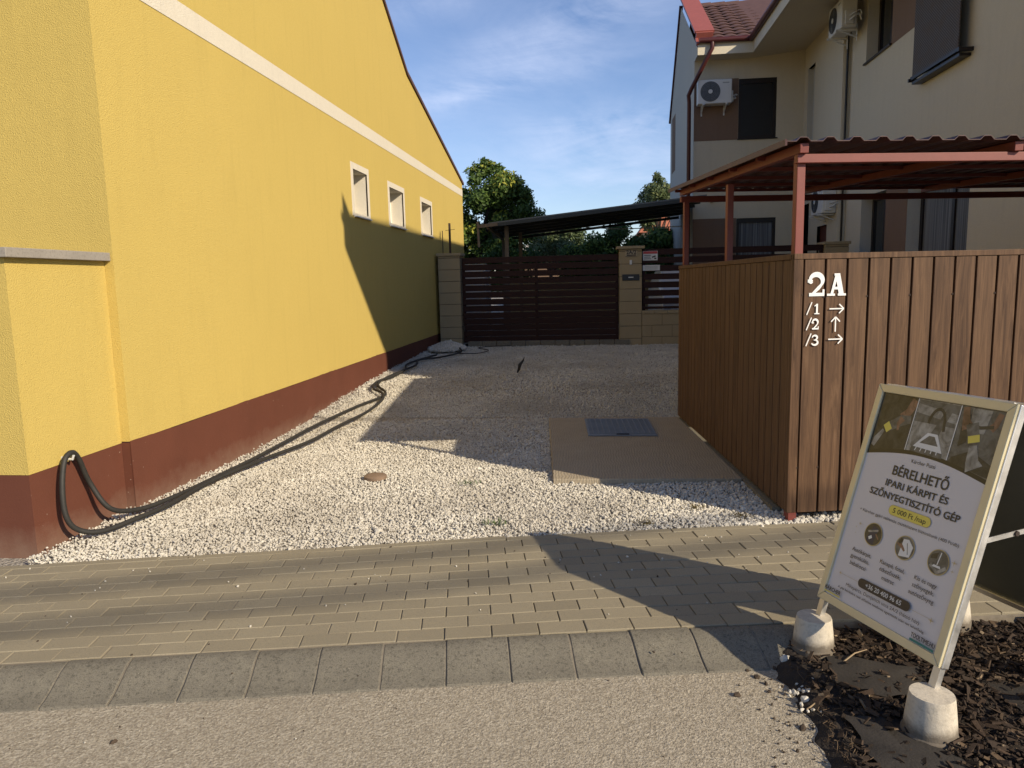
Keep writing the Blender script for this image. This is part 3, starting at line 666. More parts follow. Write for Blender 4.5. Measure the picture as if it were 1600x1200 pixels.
# gate
gt = thing('sliding_gate', 'wide dark brown gate of horizontal boards between two block pillars', 'gate', (-1.07, GY + .1, .25))
gx0, gx1, gt0, gt1 = -2.66, .53, .33, 2.01
sl1 = MB(); z = gt1
while z > gt0 + .05:
    sl1.box((gx0 + .01, GY + .10, z - .118), (gx1 - .01, GY + .125, z)); z -= .1405 if z > .95 else .1235
sl1.build('board_panel', 'gate', gt, False, .004)
f1 = MB()
for x in (gx0, -1.16, gx1 - .06): f1.box((x, GY + .126, gt0 - .02), (x + .06, GY + .166, gt1 - .01))
f1.box((gx0 + .06, GY + .128, gt0 - .015), (gx1 - .06, GY + .160, gt0 + .045)); f1.build('frame', 'gate', gt)
q = MB(); q.box((-2.64, GY + .06, .50), (-2.62, GY + .099, .62)); q.build('latch', 'steel', gt)
q = MB(); q.box((-1.13, GY + .08, .36), (-1.10, GY + .0995, 1.98)); q.build('centre_strip', 'gate', gt)
# threshold stones
ks = MB(); x = -2.55
while x < .5: ks.box((x, GY - .06, .1), (x + .29, GY + .22, .30)); x += .3
tag(ks.build('threshold', 'kerb', None, False, .006), kind='structure')
# fence right
fn = thing('slat_fence', 'dark brown horizontal slat fence on a low block wall right of the gate', 'fence', (2.7, GY + .1, .25))
def blocks(mb, x0, x1, y0, y1, z0, courses, h, w=.4):
    for k in range(courses):
        x = x0 - (k % 2) * w / 2
        while x < x1:
            a, b = max(x, x0) + .003, min(x + w, x1) - .003
            if b - a > .02: mb.box((a, y0 + random.uniform(-.002, .002), z0 + k * h + .003), (b, y1, z0 + (k + 1) * h - .003))
            x += w
q = MB(); q.box((.99, GY + .012, -.1), (4.478, GY + .2, .80)); q.build('mortar', 'mortar', fn)
q = MB(); blocks(q, .99, 4.47, GY, GY + .215, .12, 3, .23); q.build('base_wall', 'block', fn, False, .004)
q = MB(); x = .99
while x < 4.4: q.box((x, GY - .02, .81), (min(x + .245, 4.47), GY + .235, .875)); x += .25
q.build('coping', 'block', fn, False, .004)
q = MB(); z = 2.09
while z > .9: q.box((1.0, GY + .08, max(z - .118, .90)), (4.47, GY + .10, z)); z -= .1625
q.build('slat_panel', 'gate', fn, False, .003)
for x in (1.0, 2.7, 4.41):
    q = MB(); q.box((x, GY + .101, .875), (x + .06, GY + .15, 2.09)); q.build('post', 'gate', fn)
M['redprint'] = plain('red_print', (.45, .06, .06), .5); M['ink'] = plain('black_ink', (.02, .02, .02), .5, spec=.2)
cs = thing('warning_sign', 'white camera warning sign with a red header on the slat fence', 'sign', (1.15, GY + .07, 1.9), 'small signs on the slat fence')
q = MB(); q.box((1.01, GY + .068, 1.865), (1.30, GY + .078, 2.05)); q.build('board', 'whitepl', cs)
q = MB(); q.box((1.015, GY + .0655, 1.995), (1.295, GY + .0675, 2.045)); q.build('header', 'redprint', cs)
q = MB()
for zz, x1 in ((1.96, 1.17), (1.925, 1.16), (1.89, 1.17)): q.box((1.035, GY + .0655, zz), (x1, GY + .0675, zz + .012))
q.bar((1.19, GY + .066, 1.925), (1.26, GY + .066, 1.95), .003, .025); q.box((1.235, GY + .0655, 1.89), (1.275, GY + .067, 1.915)); q.build('print', 'ink', cs)
c2 = thing('notice_plate', 'narrow blank white notice on the slat fence under the warning sign', 'sign', (1.15, GY + .07, 1.7), 'small signs on the slat fence')
q = MB(); q.box((1.01, GY + .068, 1.665), (1.345, GY + .078, 1.775)); q.build('board', 'whitepl', c2)
q = MB(); M['paleink'] = plain('pale_ink', (.30, .32, .30), .5)
for zz in (1.74, 1.715, 1.69): q.box((1.05, GY + .0655, zz), (1.30, GY + .0675, zz + .008))
q.build('print', 'paleink', c2)

# ------------------------------------------------------------------ things behind the gate
cr = thing('white_car', 'white parked car seen through the gaps of the slat fence', 'car', (2.2, 17.3, .25))
def carbody():
    b = MB(); P = [(0, .35), (0, .85), (.25, 1.0), (.95, 1.08), (1.55, 1.5), (3.0, 1.52), (3.7, 1.1), (4.1, 1.0), (4.2, .4)]
    n = len(P); vs = []
    for wdt, k in ((-.85, 0), (-.78, 1), (.78, 1), (.85, 0)):
        for yy, zz in P:
            inset = .12 if zz > 1.2 else 0; w2 = (abs(wdt) - inset) * (1 if wdt > 0 else -1); vs.append((2.35 + w2, 16.1 + yy, .25 + zz + (.0 if k == 0 else .03)))
    fs = []
    for s in range(3):
        for i in range(n): fs.append((s * n + i, s * n + (i + 1) % n, (s + 1) * n + (i + 1) % n, (s + 1) * n + i))
    fs += [tuple(range(n)), tuple(range(4 * n - 1, 3 * n - 1, -1))]; b.add(vs, fs); return b
carbody().build('body', plain('white_car_paint', (.75, .76, .78), .25, var=.03), cr, True, .03, 50)
q = MB(); q.add([(1.72, 17.08, 1.38), (2.98, 17.08, 1.38), (2.92, 17.60, 1.74), (1.78, 17.60, 1.74)], [(0, 1, 2, 3)]); q.build('windscreen', 'glass', cr)
for x in (1.52, 3.0):
    for y in (16.85, 19.5):
        q = MB(); q.tube([(x, y, .56), (x + .18, y, .56)], .31, 20); wq = q.build('wheel', 'black', cr, True); q = MB(); q.tube([(x - .006, y, .56), (x + .186, y, .56)], .19, 16); q.build('rim', 'whitepl', wq)
# carport
cp = thing('carport', 'dark sheet carport roof sloping up to the beige house behind the gate', 'carport', (0, 18, .25))
def cpz(x): return 2.79 + (x + 2.5) * .095
q = MB()
q.add([(-2.32, 16.8, cpz(-2.32)), (2.5, 16.8, cpz(2.5)), (2.5, 22, cpz(2.5) + .02), (-2.9, 22, cpz(-2.9) + .02), (-2.32, 16.8, cpz(-2.32) + .03), (2.5, 16.8, cpz(2.5) + .03), (2.5, 22, cpz(2.5) + .05), (-2.9, 22, cpz(-2.9) + .05)], [(0, 3, 2, 1), (4, 5, 6, 7), (0, 1, 5, 4), (1, 2, 6, 5), (2, 3, 7, 6), (3, 0, 4, 7)])
M['cpsheet'] = plain('grey_carport_sheet', (.11, .125, .135), .5, var=.15); q.build('roof_sheet', 'cpsheet', cp)
for y in (16.83, 17.7, 18.6, 19.5, 20.4, 21.9):
    q = MB(); q.bar((-2.32, y, cpz(-2.32) - .04), (2.48, y, cpz(2.48) - .04), .10, .07); q.build('beam', 'carportroof', cp)
q = MB(); q.bar((-2.34, 16.86, cpz(-2.34) - .05), (-2.6, 22, cpz(-2.6) - .03), .06, .09); q.bar((-2.56, 16.76, cpz(-2.56) - .03), (-2.1, 16.76, cpz(-2.1) - .03), .04, .07); q.bar((-2.54, 16.8, 2.3), (-2.56, 16.8, 2.86), .05, .05, (0, 1, 0)); q.build('edge_beam', 'weathered', cp)
for x, y in ((-2.0, 17.2), (-1.9, 19.5), (-2.62, 21.8)):
    q = MB(); q.box((x, y, .25), (x + .09, y + .09, cpz(x) - .05)); q.build('post', 'weathered', cp)
wc = MB(); wc.box((-3.4, 16.3, .25), (-2.35, 17.2, 1.88)); 
wt = thing('white_container', 'pale storage container seen through the left gaps of the gate', 'container', (-2.5, 16.8, .25)); wc.build('body', 'whitepl', wt, False, .02)
q = MB(); q.box((-3.42, 16.28, 1.88), (-2.33, 17.22, 1.91)); q.build('lid', 'grey_st', wt)
cl_ = MB(); cl_.tube(catmull([(-.4, 20.5, 2.95), (.8, 20.5, 2.86), (2.52, 20.5, 2.88)], 6), .012, 6); tag(cl_.build('clothes_line', 'whitepl'), 'pale clothes line sagging in front of the hedge', 'line')
bl = MB(); bl.box((-2.5, 21.8, .25), (2.6, 22.0, 1.55)); tag(bl.build('back_wall', 'block'), 'low block wall at the far end of the yard', 'wall')

# ------------------------------------------------------------------ trees and hedge
def leaves(name, clumps, n, size, mat, parent, seed, tipdir=None, zmin=None):
    r = np.random.default_rng(seed); C = np.array([c[:3] for c in clumps], float); Rr = np.array([c[3] for c in clumps], float)
    wgt = Rr ** 2; idx = r.choice(len(C), n, p=wgt / wgt.sum()); d = r.normal(size=(n, 3)); d /= np.linalg.norm(d, axis=1)[:, None]
    rad = Rr[idx] * (r.uniform(.35, 1.05, n) ** .6) * (1 + r.normal(0, .17, n)); P = C[idx] + d * rad[:, None] * np.array([1, 1, .85])
    nr = d * .8 + r.normal(size=(n, 3)) * .7 + np.array([0, 0, .35]); nr /= np.linalg.norm(nr, axis=1)[:, None]
    a = np.cross(nr, r.normal(size=(n, 3))); a /= np.linalg.norm(a, axis=1)[:, None]; b = np.cross(nr, a)
    s = size * r.uniform(.6, 1.35, n)[:, None]
    V = np.stack([P - a * s, P - b * s * .42, P + a * s, P + b * s * .42], 1); F = np.arange(n * 4).reshape(n, 4)
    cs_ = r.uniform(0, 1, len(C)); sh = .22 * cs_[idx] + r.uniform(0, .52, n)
    lit_leaf = (cs_ > .5)[idx] & (d[:, 2] > -.1) & (r.uniform(size=n) < .6) & (rad > Rr[idx] * .75); sh[lit_leaf] = r.uniform(.85, 1, lit_leaf.sum())  # upper outer leaves get sunlight painted in as the brightest colour
    if parent is not None: V = V - np.array(parent.location)
    return np_mesh(name, V.reshape(-1, 3), F, np.repeat(sh, 4), mat, parent)
def crown_clumps(cx, cy, cz, rx, ry, rz, n, r0, r1, seed, top=1.0):
    r = random.Random(seed); o = []
    while len(o) < n:
        x, y, z = (r.uniform(-1, 1) for _ in range(3)); l = math.sqrt(x * x + y * y + z * z)
        if l > 1 or l < .35: continue
        o.append((cx + x * rx, cy + y * ry, cz + z * rz, r.uniform(r0, r1)))
    return o
def tree(name, label, base, clumps, n, size, mat, seed, tr=.14, group=None):
    t = thing(name, label, 'tree', base, group); b = Vector(base)
    tk = MB(); top = Vector((sum(c[0] for c in clumps) / len(clumps), sum(c[1] for c in clumps) / len(clumps), sum(c[2] for c in clumps) / len(clumps)))
    fork = b.lerp(top, .55); tk.tube([b, b.lerp(fork, .5) + Vector((.05, .03, 0)), fork], [tr, tr * .8, tr * .62], 10)
    rr = random.Random(seed)
    for c in rr.sample(clumps, min(14, len(clumps))):
        e = Vector(c[:3]); mid = fork.lerp(e, .5) + Vector((rr.uniform(-.15, .15), rr.uniform(-.15, .15), .12)); tk.tube([fork, mid, e], [tr * .42, tr * .22, tr * .06], 6)
    tk.build('trunk', 'bark', t, True); leaves('crown', clumps, n, size, mat, t, seed); return t
cA = crown_clumps(-4.05, 24.2, 3.55, 2.15, 1.6, 1.75, 95, .2, .52, 3) + [(-3.25, 24, 5.15, .26), (-3.05, 24, 4.9, .32), (-3.6, 24, 5.0, .35), (-3.35, 23.9, 5.3, .14), (-2.6, 23.9, 4.75, .16), (-2.35, 23.9, 4.6, .14), (-2.9, 23.9, 5.05, .18), (-2.15, 23.8, 4.25, .3), (-1.75, 23.6, 3.55, .3), (-1.9, 23.6, 3.1, .35), (-2.2, 23.7, 3.7, .4), (-2.6, 23.7, 4.6, .4)]
tree('broadleaf_tree', 'large dark green tree with sunlit yellow green painted into its tips beside the end of the yellow house', (-3.9, 24.2, .25), cA, 60000, .07, 'leafA', 11, .2, 'trees beyond the yard')
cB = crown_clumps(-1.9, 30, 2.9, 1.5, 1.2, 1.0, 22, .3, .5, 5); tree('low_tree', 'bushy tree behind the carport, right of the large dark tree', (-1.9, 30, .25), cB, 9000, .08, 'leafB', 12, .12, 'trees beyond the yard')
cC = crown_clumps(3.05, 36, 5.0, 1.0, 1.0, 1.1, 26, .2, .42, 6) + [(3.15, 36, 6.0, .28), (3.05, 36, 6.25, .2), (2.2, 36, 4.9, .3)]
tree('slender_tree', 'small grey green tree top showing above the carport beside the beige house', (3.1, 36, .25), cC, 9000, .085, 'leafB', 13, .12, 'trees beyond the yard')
for i, (cx, lb) in enumerate([(-.15, 'leftmost thuja bush of the three behind the right gate pillar'), (.95, 'middle thuja bush behind the right gate pillar'), (2.0, 'thuja bush behind the fence, touching the beige house')]):
    ck = crown_clumps(cx, 24.5, 2.1, .85, .7, (1.1, 1.12, .98)[i], 22, .3, .46, 20 + i); t = thing('thuja_bush', lb, 'bush', (cx, 24.5, .25), 'thuja bushes behind the gate')
    q = MB(); q.tube([(cx, 24.5, .25), (cx, 24.5, 2.2)], [.07, .03], 8); q.build('trunk', 'bark', t); leaves('crown', ck, 15000, .07, 'leafC', t, 30 + i)
ck = crown_clumps(-2.6, 22.9, 1.9, 1.0, .5, .6, 14, .25, .42, 41); t = thing('round_shrub', 'dark shrub under the carport roof at the left', 'bush', (-2.6, 22.9, .25)); q = MB(); q.tube([(-2.6, 22.9, .25), (-2.6, 22.9, 1.8)], .04, 8); q.build('trunk', 'bark', t); leaves('crown', ck, 7000, .06, 'leafC', t, 42)
# far houses
fh = thing('red_roof_house', 'distant house with an orange red tiled roof between hedge and carport', 'house', (4.2, 44, .2))
q = MB(); q.box((3.0, 44, .2), (9, 50, 4.2)); q.build('wall', 'cream', fh); q = MB(); q.add([(2.7, 43.6, 4.15), (9.3, 43.6, 4.15), (9.3, 47, 6.4), (4.3, 47, 6.4), (2.7, 50.4, 4.15), (9.3, 50.4, 4.15)], [(0, 1, 2, 3), (0, 3, 4), (3, 2, 5, 4)]); q.build('roof', 'tilered', fh)
fh = thing('pale_roof_house', 'low building with a pale tiled roof just above the gate', 'house', (-1.9, 34, .2))
q = MB(); q.box((-3.6, 34, .2), (-.3, 38, 2.5)); q.build('wall', 'brownst', fh)
q = MB(); 
for i in range(17):
    x = -3.7 + .21 * i; q.bar((x, 33.7, 2.5), (x, 36, 3.25), .13, .1)
q.add([(-3.8, 33.7, 2.48), (-.2, 33.7, 2.48), (-.2, 36, 3.2), (-3.8, 36, 3.2)], [(0, 1, 2, 3)]); q.build('roof', 'tilegrey', fh)

# ------------------------------------------------------------------ beige house
bh = thing('beige_house', 'two storey beige house with brown painted panels and dark tiled roof on the right', 'house', (5, 15, .25))
FX = 5.3; FX2 = 5.15; WY = 19.3; LWX = 2.53; STEP = 16.5; NEAR = 5.05; ZS = 7.03
def wall_y(mb, x, y0, y1, z0, z1, ops, xb=None):
    """wall in plane x facing -x with openings (ya, yb, za, zb)"""
    ys = sorted(set([y0, y1] + [v for o in ops for v in o[:2]]))
    for a, b in zip(ys[:-1], ys[1:]):
        zz = z0
        for o in sorted([o for o in ops if o[0] <= a + 1e-6 and b <= o[1] + 1e-6], key=lambda o: o[2]):
            mb.poly([(x, a, zz), (x, b, zz), (x, b, o[2]), (x, a, o[2])]); zz = o[3]
        mb.poly([(x, a, zz), (x, b, zz), (x, b, z1), (x, a, z1)])
fops = [(14.38, 15.62, 5.53, 6.75), (14.3, 15.55, .5, 3.0), (11.28, 13.36, .5, 3.05)]
q = MB(); wall_y(q, FX, NEAR, STEP, .0, ZS, fops)
q.poly([(FX, NEAR, 0), (12, NEAR, 0), (12, NEAR, ZS), (FX, NEAR, ZS)])
q.poly([(12, NEAR, 0), (12, 24.8, 0), (12, 24.8, ZS), (12, NEAR, ZS)])
q.build('wall', 'beige', bh)
q = MB(); q.poly([(FX2, STEP, 0), (FX, STEP, 0), (FX, STEP, ZS), (FX2, STEP, ZS)]); q.build('corner_strip', 'cream', bh)
q = MB(); wall_y(q, FX2, STEP, WY, 0, ZS, [(18.6, 19.05, 2.0, 3.2), (18.45, 19.0, 4.2, 6.35), (17.2, 17.9, .25, 2.6)]); q.build('recess_wall', 'beige', bh)
q = MB(); q.box((FX2 + .12, 18.3, 4.1), (FX2 + .14, 19.2, 6.4)); q.poly([(FX2, 19.0, 4.2), (FX2 + .12, 19.0, 4.2), (FX2 + .12, 19.0, 6.35), (FX2, 19.0, 6.35)]); q.build('niche_back', 'grey_st', bh)
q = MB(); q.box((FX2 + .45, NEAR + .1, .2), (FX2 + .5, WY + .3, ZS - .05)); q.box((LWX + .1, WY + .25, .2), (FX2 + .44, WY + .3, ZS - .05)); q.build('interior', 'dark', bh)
q = MB()
for a, b, c, d in ((18.6, 19.05, 2.0, 3.2),): q.box((FX2 + .1, a, c), (FX2 + .12, b, d))
q.build('slit_window', 'glass', bh)
q = MB(); q.box((FX2 + .08, 17.15, .2), (FX2 + .12, 17.95, 2.65)); q.build('side_door', plain('red_brown_door', (.10, .03, .02), .5), bh)
# wing front
def wall_x(mb, y, x0, x1, z0, z1, ops):
    xs = sorted(set([x0, x1] + [v for o in ops for v in o[:2]]))
    for a, b in zip(xs[:-1], xs[1:]):
        zz = z0
        for o in sorted([o for o in ops if o[0] <= a + 1e-6 and b <= o[1] + 1e-6], key=lambda o: o[2]):
            mb.poly([(a, y, zz), (b, y, zz), (b, y, o[2]), (a, y, o[2])]); zz = o[3]
        mb.poly([(a, y, zz), (b, y, zz), (b, y, z1), (a, y, z1)])
wops = [(3.6, 4.5, 4.87, 6.28), (3.6, 4.55, 1.75, 2.95)]
q = MB(); wall_x(q, WY, LWX, FX2, 0, ZS, wops)
q.build('wing_front', 'beige', bh)
q = MB(); q.add([(LWX, 18.75, 6.9), (LWX, 22.2, 8.98), (LWX, 24.8, 6.45), (LWX, 24.8, 0), (LWX, WY, 0), (LWX, WY, 6.735), (LWX, 18.75, 6.735)], [(0, 1, 2, 3, 4, 5, 6)]); q.poly([(LWX, 24.8, 0), (12, 24.8, 0), (12, 24.8, 6.45), (LWX, 24.8, 6.45)]); q.build('gable_wall', 'grey_st', bh)  # the gable's blue light is put into its grey stucco colour
for a_, b_ in (((LWX - .004, 23.4, 4.75), (LWX - .001, 24.3, 6.4)), ((LWX + .0, WY - .004, 4.85), (3.596, WY - .001, 6.3)), ((LWX, WY - .004, .3), (3.596, WY - .001, 2.96)), ((FX - .004, 13.03, 5.5), (FX - .001, 14.376, 6.87)), ((FX - .004, 13.362, .3), (FX - .001, 14.296, 3.0)), ((FX - .004, 15.7, .3), (FX - .001, 16.45, 1.9))):
    q = MB(); q.box(a_, b_); q.build('brown_panel', 'brownst', bh)
# windows
def win_x(x0, x1, z0, z1, y, blind):
    f = MB(); t = .07
    f.box((x0, y, z0), (x0 + t, y + .06, z1)); f.box((x1 - t, y, z0), (x1, y + .06, z1)); f.box((x0 + t, y, z0), (x1 - t, y + .06, z0 + t)); f.box((x0 + t, y, z1 - t * 1.6), (x1 - t, y + .06, z1))
    W = f.build('window', 'winframe', bh); p = MB(); p.box((x0 + t, y + .03, z0 + t), (x1 - t, y + .04, z1 - t)); p.build('pane', 'black' if blind else 'curtain', W)
    s = MB(); s.box((x0 - .02, y - .06, z0 - .03), (x1 + .04, y + .0, z0)); s.build('sill', 'winframe', W)
    if blind:
        for k in range(18): pass
win_x(3.6, 4.5, 4.87, 6.28, WY + .03, True); win_x(3.6, 4.55, 1.75, 2.95, WY + .03, False)
def win_y(y0, y1, z0, z1, x, mull, pane, dep=.26):
    rv = MB(); rv.poly([(x, y1, z0), (x + dep, y1, z0), (x + dep, y1, z1), (x, y1, z1)]); rv.poly([(x, y0, z0), (x + dep, y0, z0), (x + dep, y0, z1), (x, y0, z1)])
    rv.poly([(x, y0, z1), (x + dep, y0, z1), (x + dep, y1, z1), (x, y1, z1)]); rv.poly([(x, y0, z0), (x + dep, y0, z0), (x + dep, y1, z0), (x, y1, z0)])
    W = rv.build('window', 'grey_st', bh); f = MB(); t = .09; a = x + dep - .05
    ysl = [y0, y1 - t] + [y0 + (y1 - y0) * mq - t * .6 for mq in mull]
    for yy in ysl: f.box((a, yy, z0), (a + .05, yy + t, z1))
    f.box((a + .003, y0, z0), (a + .048, y1, z0 + t)); f.box((a + .003, y0, z1 - t), (a + .048, y1, z1)); f.build('frame', 'winframe', W)
    p = MB(); p.box((a + .03, y0, z0), (a + .035, y1, z1)); p.build('pane', pane, W)
    s = MB(); s.box((x - .05, y0 - .03, z0 - .03), (x + .2, y1 + .03, z0 - .001)); s.build('sill', 'winframe', W)
win_y(14.38, 15.62, 5.53, 6.75, FX, [.5], 'glass'); win_y(14.3, 15.55, .5, 3.0, FX, [.5], 'glass'); win_y(11.28, 13.36, .5, 3.05, FX, [.45], 'curtain')
# external screen blind
def mesh_mat():
    t = NT('woven_blind'); a = t.math('SINE', t.math('MULTIPLY', t.sep()[2], 150.0)); b = t.math('SINE', t.math('MULTIPLY', t.sep()[1], 120.0)); c = t.math('MULTIPLY', a, b)
    st_ = t.ramp(t.noise(6, 4, .6), [(.45, 0.0), (.7, .5)])
    t.set(t.mix(st_, t.ramp(c, [(.2, (.05, .042, .038)), (.8, (.19, .165, .15))]), (.085, .05, .025)), .8); return t.m
M['blind'] = mesh_mat()
q = MB(); q.box((FX - .17, 11.5, 4.62), (FX - .155, 13.0, 7.0)); bb = q.build('screen_blind', 'blind', bh)
q = MB(); q.box((FX - .18, 11.45, 4.57), (FX - .14, 13.05, 4.62)); q.box((FX - .16, 11.47, 4.50), (FX - .004, 13.03, 4.54)); q.box((FX - .2, 11.40, 4.55), (FX - .004, 11.45, 4.60)); q.box((FX - .2, 13.05, 4.55), (FX - .004, 13.09, 4.60)); q.build('rail', 'winframe', bb)
# soffit, fascia, gutter, roof
EX = 3.78; EY = 18.78; NE = 4.42
q = MB(); q.prism([(EX + .05, NE, 6.74), (5.35, NE, 6.97), (5.35, EY + .6, 6.9), (EX + .05, EY + .6, 6.74)], (0, 0, .05)); q.prism([(5.351, NE, 6.9), (12, NE, 6.9), (12, EY + .6, 6.9), (5.351, EY + .6, 6.9)], (0, 0, .05))
q.prism([(LWX + .003, EY + .002, 6.742), (EX + .049, EY + .002, 6.742), (EX + .049, WY - .001, 6.742), (LWX + .003, WY - .001, 6.742)], (0, 0, .05)); q.build('soffit', 'beige', bh)
q = MB(); q.box((LWX + .004, EY - .02, 6.735), (EX + .049, EY + .0, 7.0)); q.box((EX + .03, NE + .003, 6.735), (EX + .049, EY - .0205, 7.0)); q.box((EX + .05, NE - .02, 6.72), (12, NE - .001, 7.4)); q.build('fascia', 'cream', bh)
q = MB()
def half(a, b, r=.065): q.tube([a, b], r, 12)
half((LWX + .03, EY - .07, 7.04), (EX, EY - .07, 7.04)); half((EX - .03, EY - .07, 7.04), (EX - .03, NE, 7.04)); q.build('gutter', 'gutter', bh, True)
q = MB(); q.tube([(2.86, EY - .07, 7.0), (2.86, EY - .08, 6.86), (2.80, EY - .06, 6.75), (2.42, EY + .2, 6.02), (2.37, EY + .3, 5.9), (2.39, EY + .35, 5.75), (2.40, EY + .4, .3)], .05, 12); q.build('downpipe', 'gutter', bh, True)
# tiled roofs with rounded tile rows
def tiled(mb, o, ax, ay, nx, ny, tw, tl, clip=None):
    o, ax, ay = Vector(o), Vector(ax).normalized(), Vector(ay).normalized(); nz = ax.cross(ay).normalized()
    if nz.z < 0: nz = -nz
    for j in range(ny):
        for i in range(nx):
            c = o + ax * (i + .5) * tw + ay * (j + .5) * tl
            if clip and not clip(c): continue
            sh = random.random(); vs = []
            for jj, lift in ((0, .035), (1, .0)):
                for k in range(6):
                    u = k / 5; hgt = .035 * math.sin(math.pi * u) if u <= 1 else 0
                    vs.append(o + ax * (i + u) * tw + ay * (j + jj * 1.08) * tl + nz * (hgt + lift))
            mb.add(vs, [(k, k + 1, k + 7, k + 6) for k in range(5)] + [(0, 1, 2, 3, 4, 5)], sh)
q = MB(); sy = Vector((0, 3.42, 1.9)).normalized()
tiled(q, (LWX + .34, EY - .05, 7.06), (1, 0, 0), sy, 12, 12, .30, .33, lambda c: c.x < EX + .0 + (c.y - EY) * 1.0)
q.build('wing_tiles', 'tile', bh, True, 0, 30)
q = MB()
for i in range(8): q.tube([(LWX + .4 + i * .38, 22.2, 8.96), (LWX + .8 + i * .38, 22.2, 8.98)], .10, 10)
q.build('ridge_tiles', 'tile', bh, True)
q = MB(); ZR = 10.0; q.add([(EX - .05, NE, 7.06), (EX - .05, EY - .05, 7.06), (8.0, 22.2, ZR - .55), (8.0, NE, ZR), (12.3, NE, 7.06), (12.3, 24.8, 7.06), (LWX + .3, 22.2, 8.93), (LWX + .3, 24.9, 7.2)], [(0, 1, 2, 3), (3, 2, 5, 4), (1, 6, 2), (6, 7, 5, 2)]); q.build('main_roof', 'tile', bh)
q = MB(); q.poly([(EX - .04, NE + .012, 7.03), (12.28, NE + .012, 7.03), (8.0, NE + .012, ZR - .02)]); q.poly([(EX + .06, NE + .014, 6.78), (12, NE + .014, 6.9), (12, NE + .014, 7.06), (EX + .06, NE + .014, 7.06)]); q.build('gable_end', 'beige', bh)
M['redcap'] = redpaint('red_sheet_cap', (.30, .085, .065))
q = MB(); a = Vector((0, 3.45, 2.08)).normalized()
q.obox((LWX - .05, 18.95, 7.28), (1, 0, 0), a, Vector((0, -2.08, 3.45)).normalized(), (0, 0, 0), (.46, 3.85, .06)); q.obox((LWX - .02, 18.97, 7.1), (1, 0, 0), a, Vector((0, -2.08, 3.45)).normalized(), (0, 0, 0), (.40, .1, .2)); q.bar((LWX - .0, 18.75, 6.97), (LWX - .0, 19.0, 7.2), .06, .06); q.build('gable_cap', 'redcap', bh)
q = MB(); q.bar((LWX, 22.2, 9.02), (LWX, 24.9, 6.42), .1, .06); q.build('verge_trim', 'gutter', bh)
q = MB(); q.tube([(FX2 + .075, STEP - .04, 6.3), (FX2 + .075, STEP - .04, .3)], .022, 8); q.build('cable_pipe', 'black', bh, True)
q = MB(); q.tube([(2.98, WY, 3.4), (2.98, WY - .12, 3.4)], .045, 10); tag(q.build('security_camera', 'black', None, True), 'small black camera on the wing wall of the beige house', 'camera')

def ac_unit():
    t = thing('air_conditioner', 'x', 'air conditioner', (0, 0, 0), 'air conditioner units on the beige house')
    q = MB(); q.box((-.4, -.34, .0), (.4, -.05, .56)); q.build('housing', 'whitepl', t, False, .02)
    q = MB(); q.tube([(-.11, -.341, .28), (-.11, -.346, .28)], .235, 32); fo = q.build('fan_guard', 'fan', t)
    q = MB()
    for r in (.07, .11, .15, .19, .225):
        q.tube([(-.11 + r * math.cos(k * math.pi / 16), -.352, .28 + r * math.sin(k * math.pi / 16)) for k in range(33)], .004, 4)
    for k in range(8): a = k * math.pi / 4; q.tube([(-.11, -.352, .28), (-.11 + .23 * math.cos(a), -.352, .28 + .23 * math.sin(a))], .003, 4)
    q.build('grille', 'dgrey', fo)
    q = MB(); q.tube([(-.11, -.348, .28), (-.11, -.36, .28)], .05, 16); q.build('hub', 'whitepl', fo)
    q = MB(); q.box((.18, -.343, .46), (.33, -.3405, .485)); q.build('name_badge', 'paleink', t)
    q = MB(); q.box((.401, -.28, .05), (.44, -.12, .30)); q.build('valve_cover', 'whitepl', t, False, .01)
    q = MB(); q.tube(catmull([(.43, -.2, .12), (.52, -.16, .14), (.50, -.05, .2), (.48, 0, .1)], 4), .016, 6); q.tube(catmull([(.43, -.2, .2), (.56, -.14, .22), (.53, -.04, .26), (.5, 0, .18)], 4), .012, 6); q.build('pipes', 'whitepl', t, True)
    for x in (-.27, .27):
        q = MB(); q.bar((x, 0, -.02), (x, -.4, -.02), .035, .035); q.bar((x, -.32, -.03), (x, 0, -.16), .02, .02); q.bar((x, -.005, -.22), (x, -.005, .1), .035, .01, (0, 1, 0)); q.build('bracket', 'whitepl', t)
    return t
def copy_tree(o, parent=None):
    c = o.copy(); col.objects.link(c); c.parent = parent
    for ch in list(o.children): copy_tree(ch, c)
    return c
ac = ac_unit(); acs = [ac, copy_tree(ac), copy_tree(ac)]
for o, loc, rz, lb in ((acs[0], (2.98, WY, 5.66), 0, 'white air conditioner on the brown panel left of the upper shuttered window'), (acs[1], (FX2, 16.0, 6.22), -90, 'white air conditioner high under the eaves beside the thin black pipe'), (acs[2], (FX2 + .05, 17.0, 2.80), -90, 'white air conditioner on the ground floor seen below the shelter roof')):
    o.location = loc; o.rotation_euler = (0, 0, R(rz)); o['label'] = lb
bpy.context.view_layer.update()

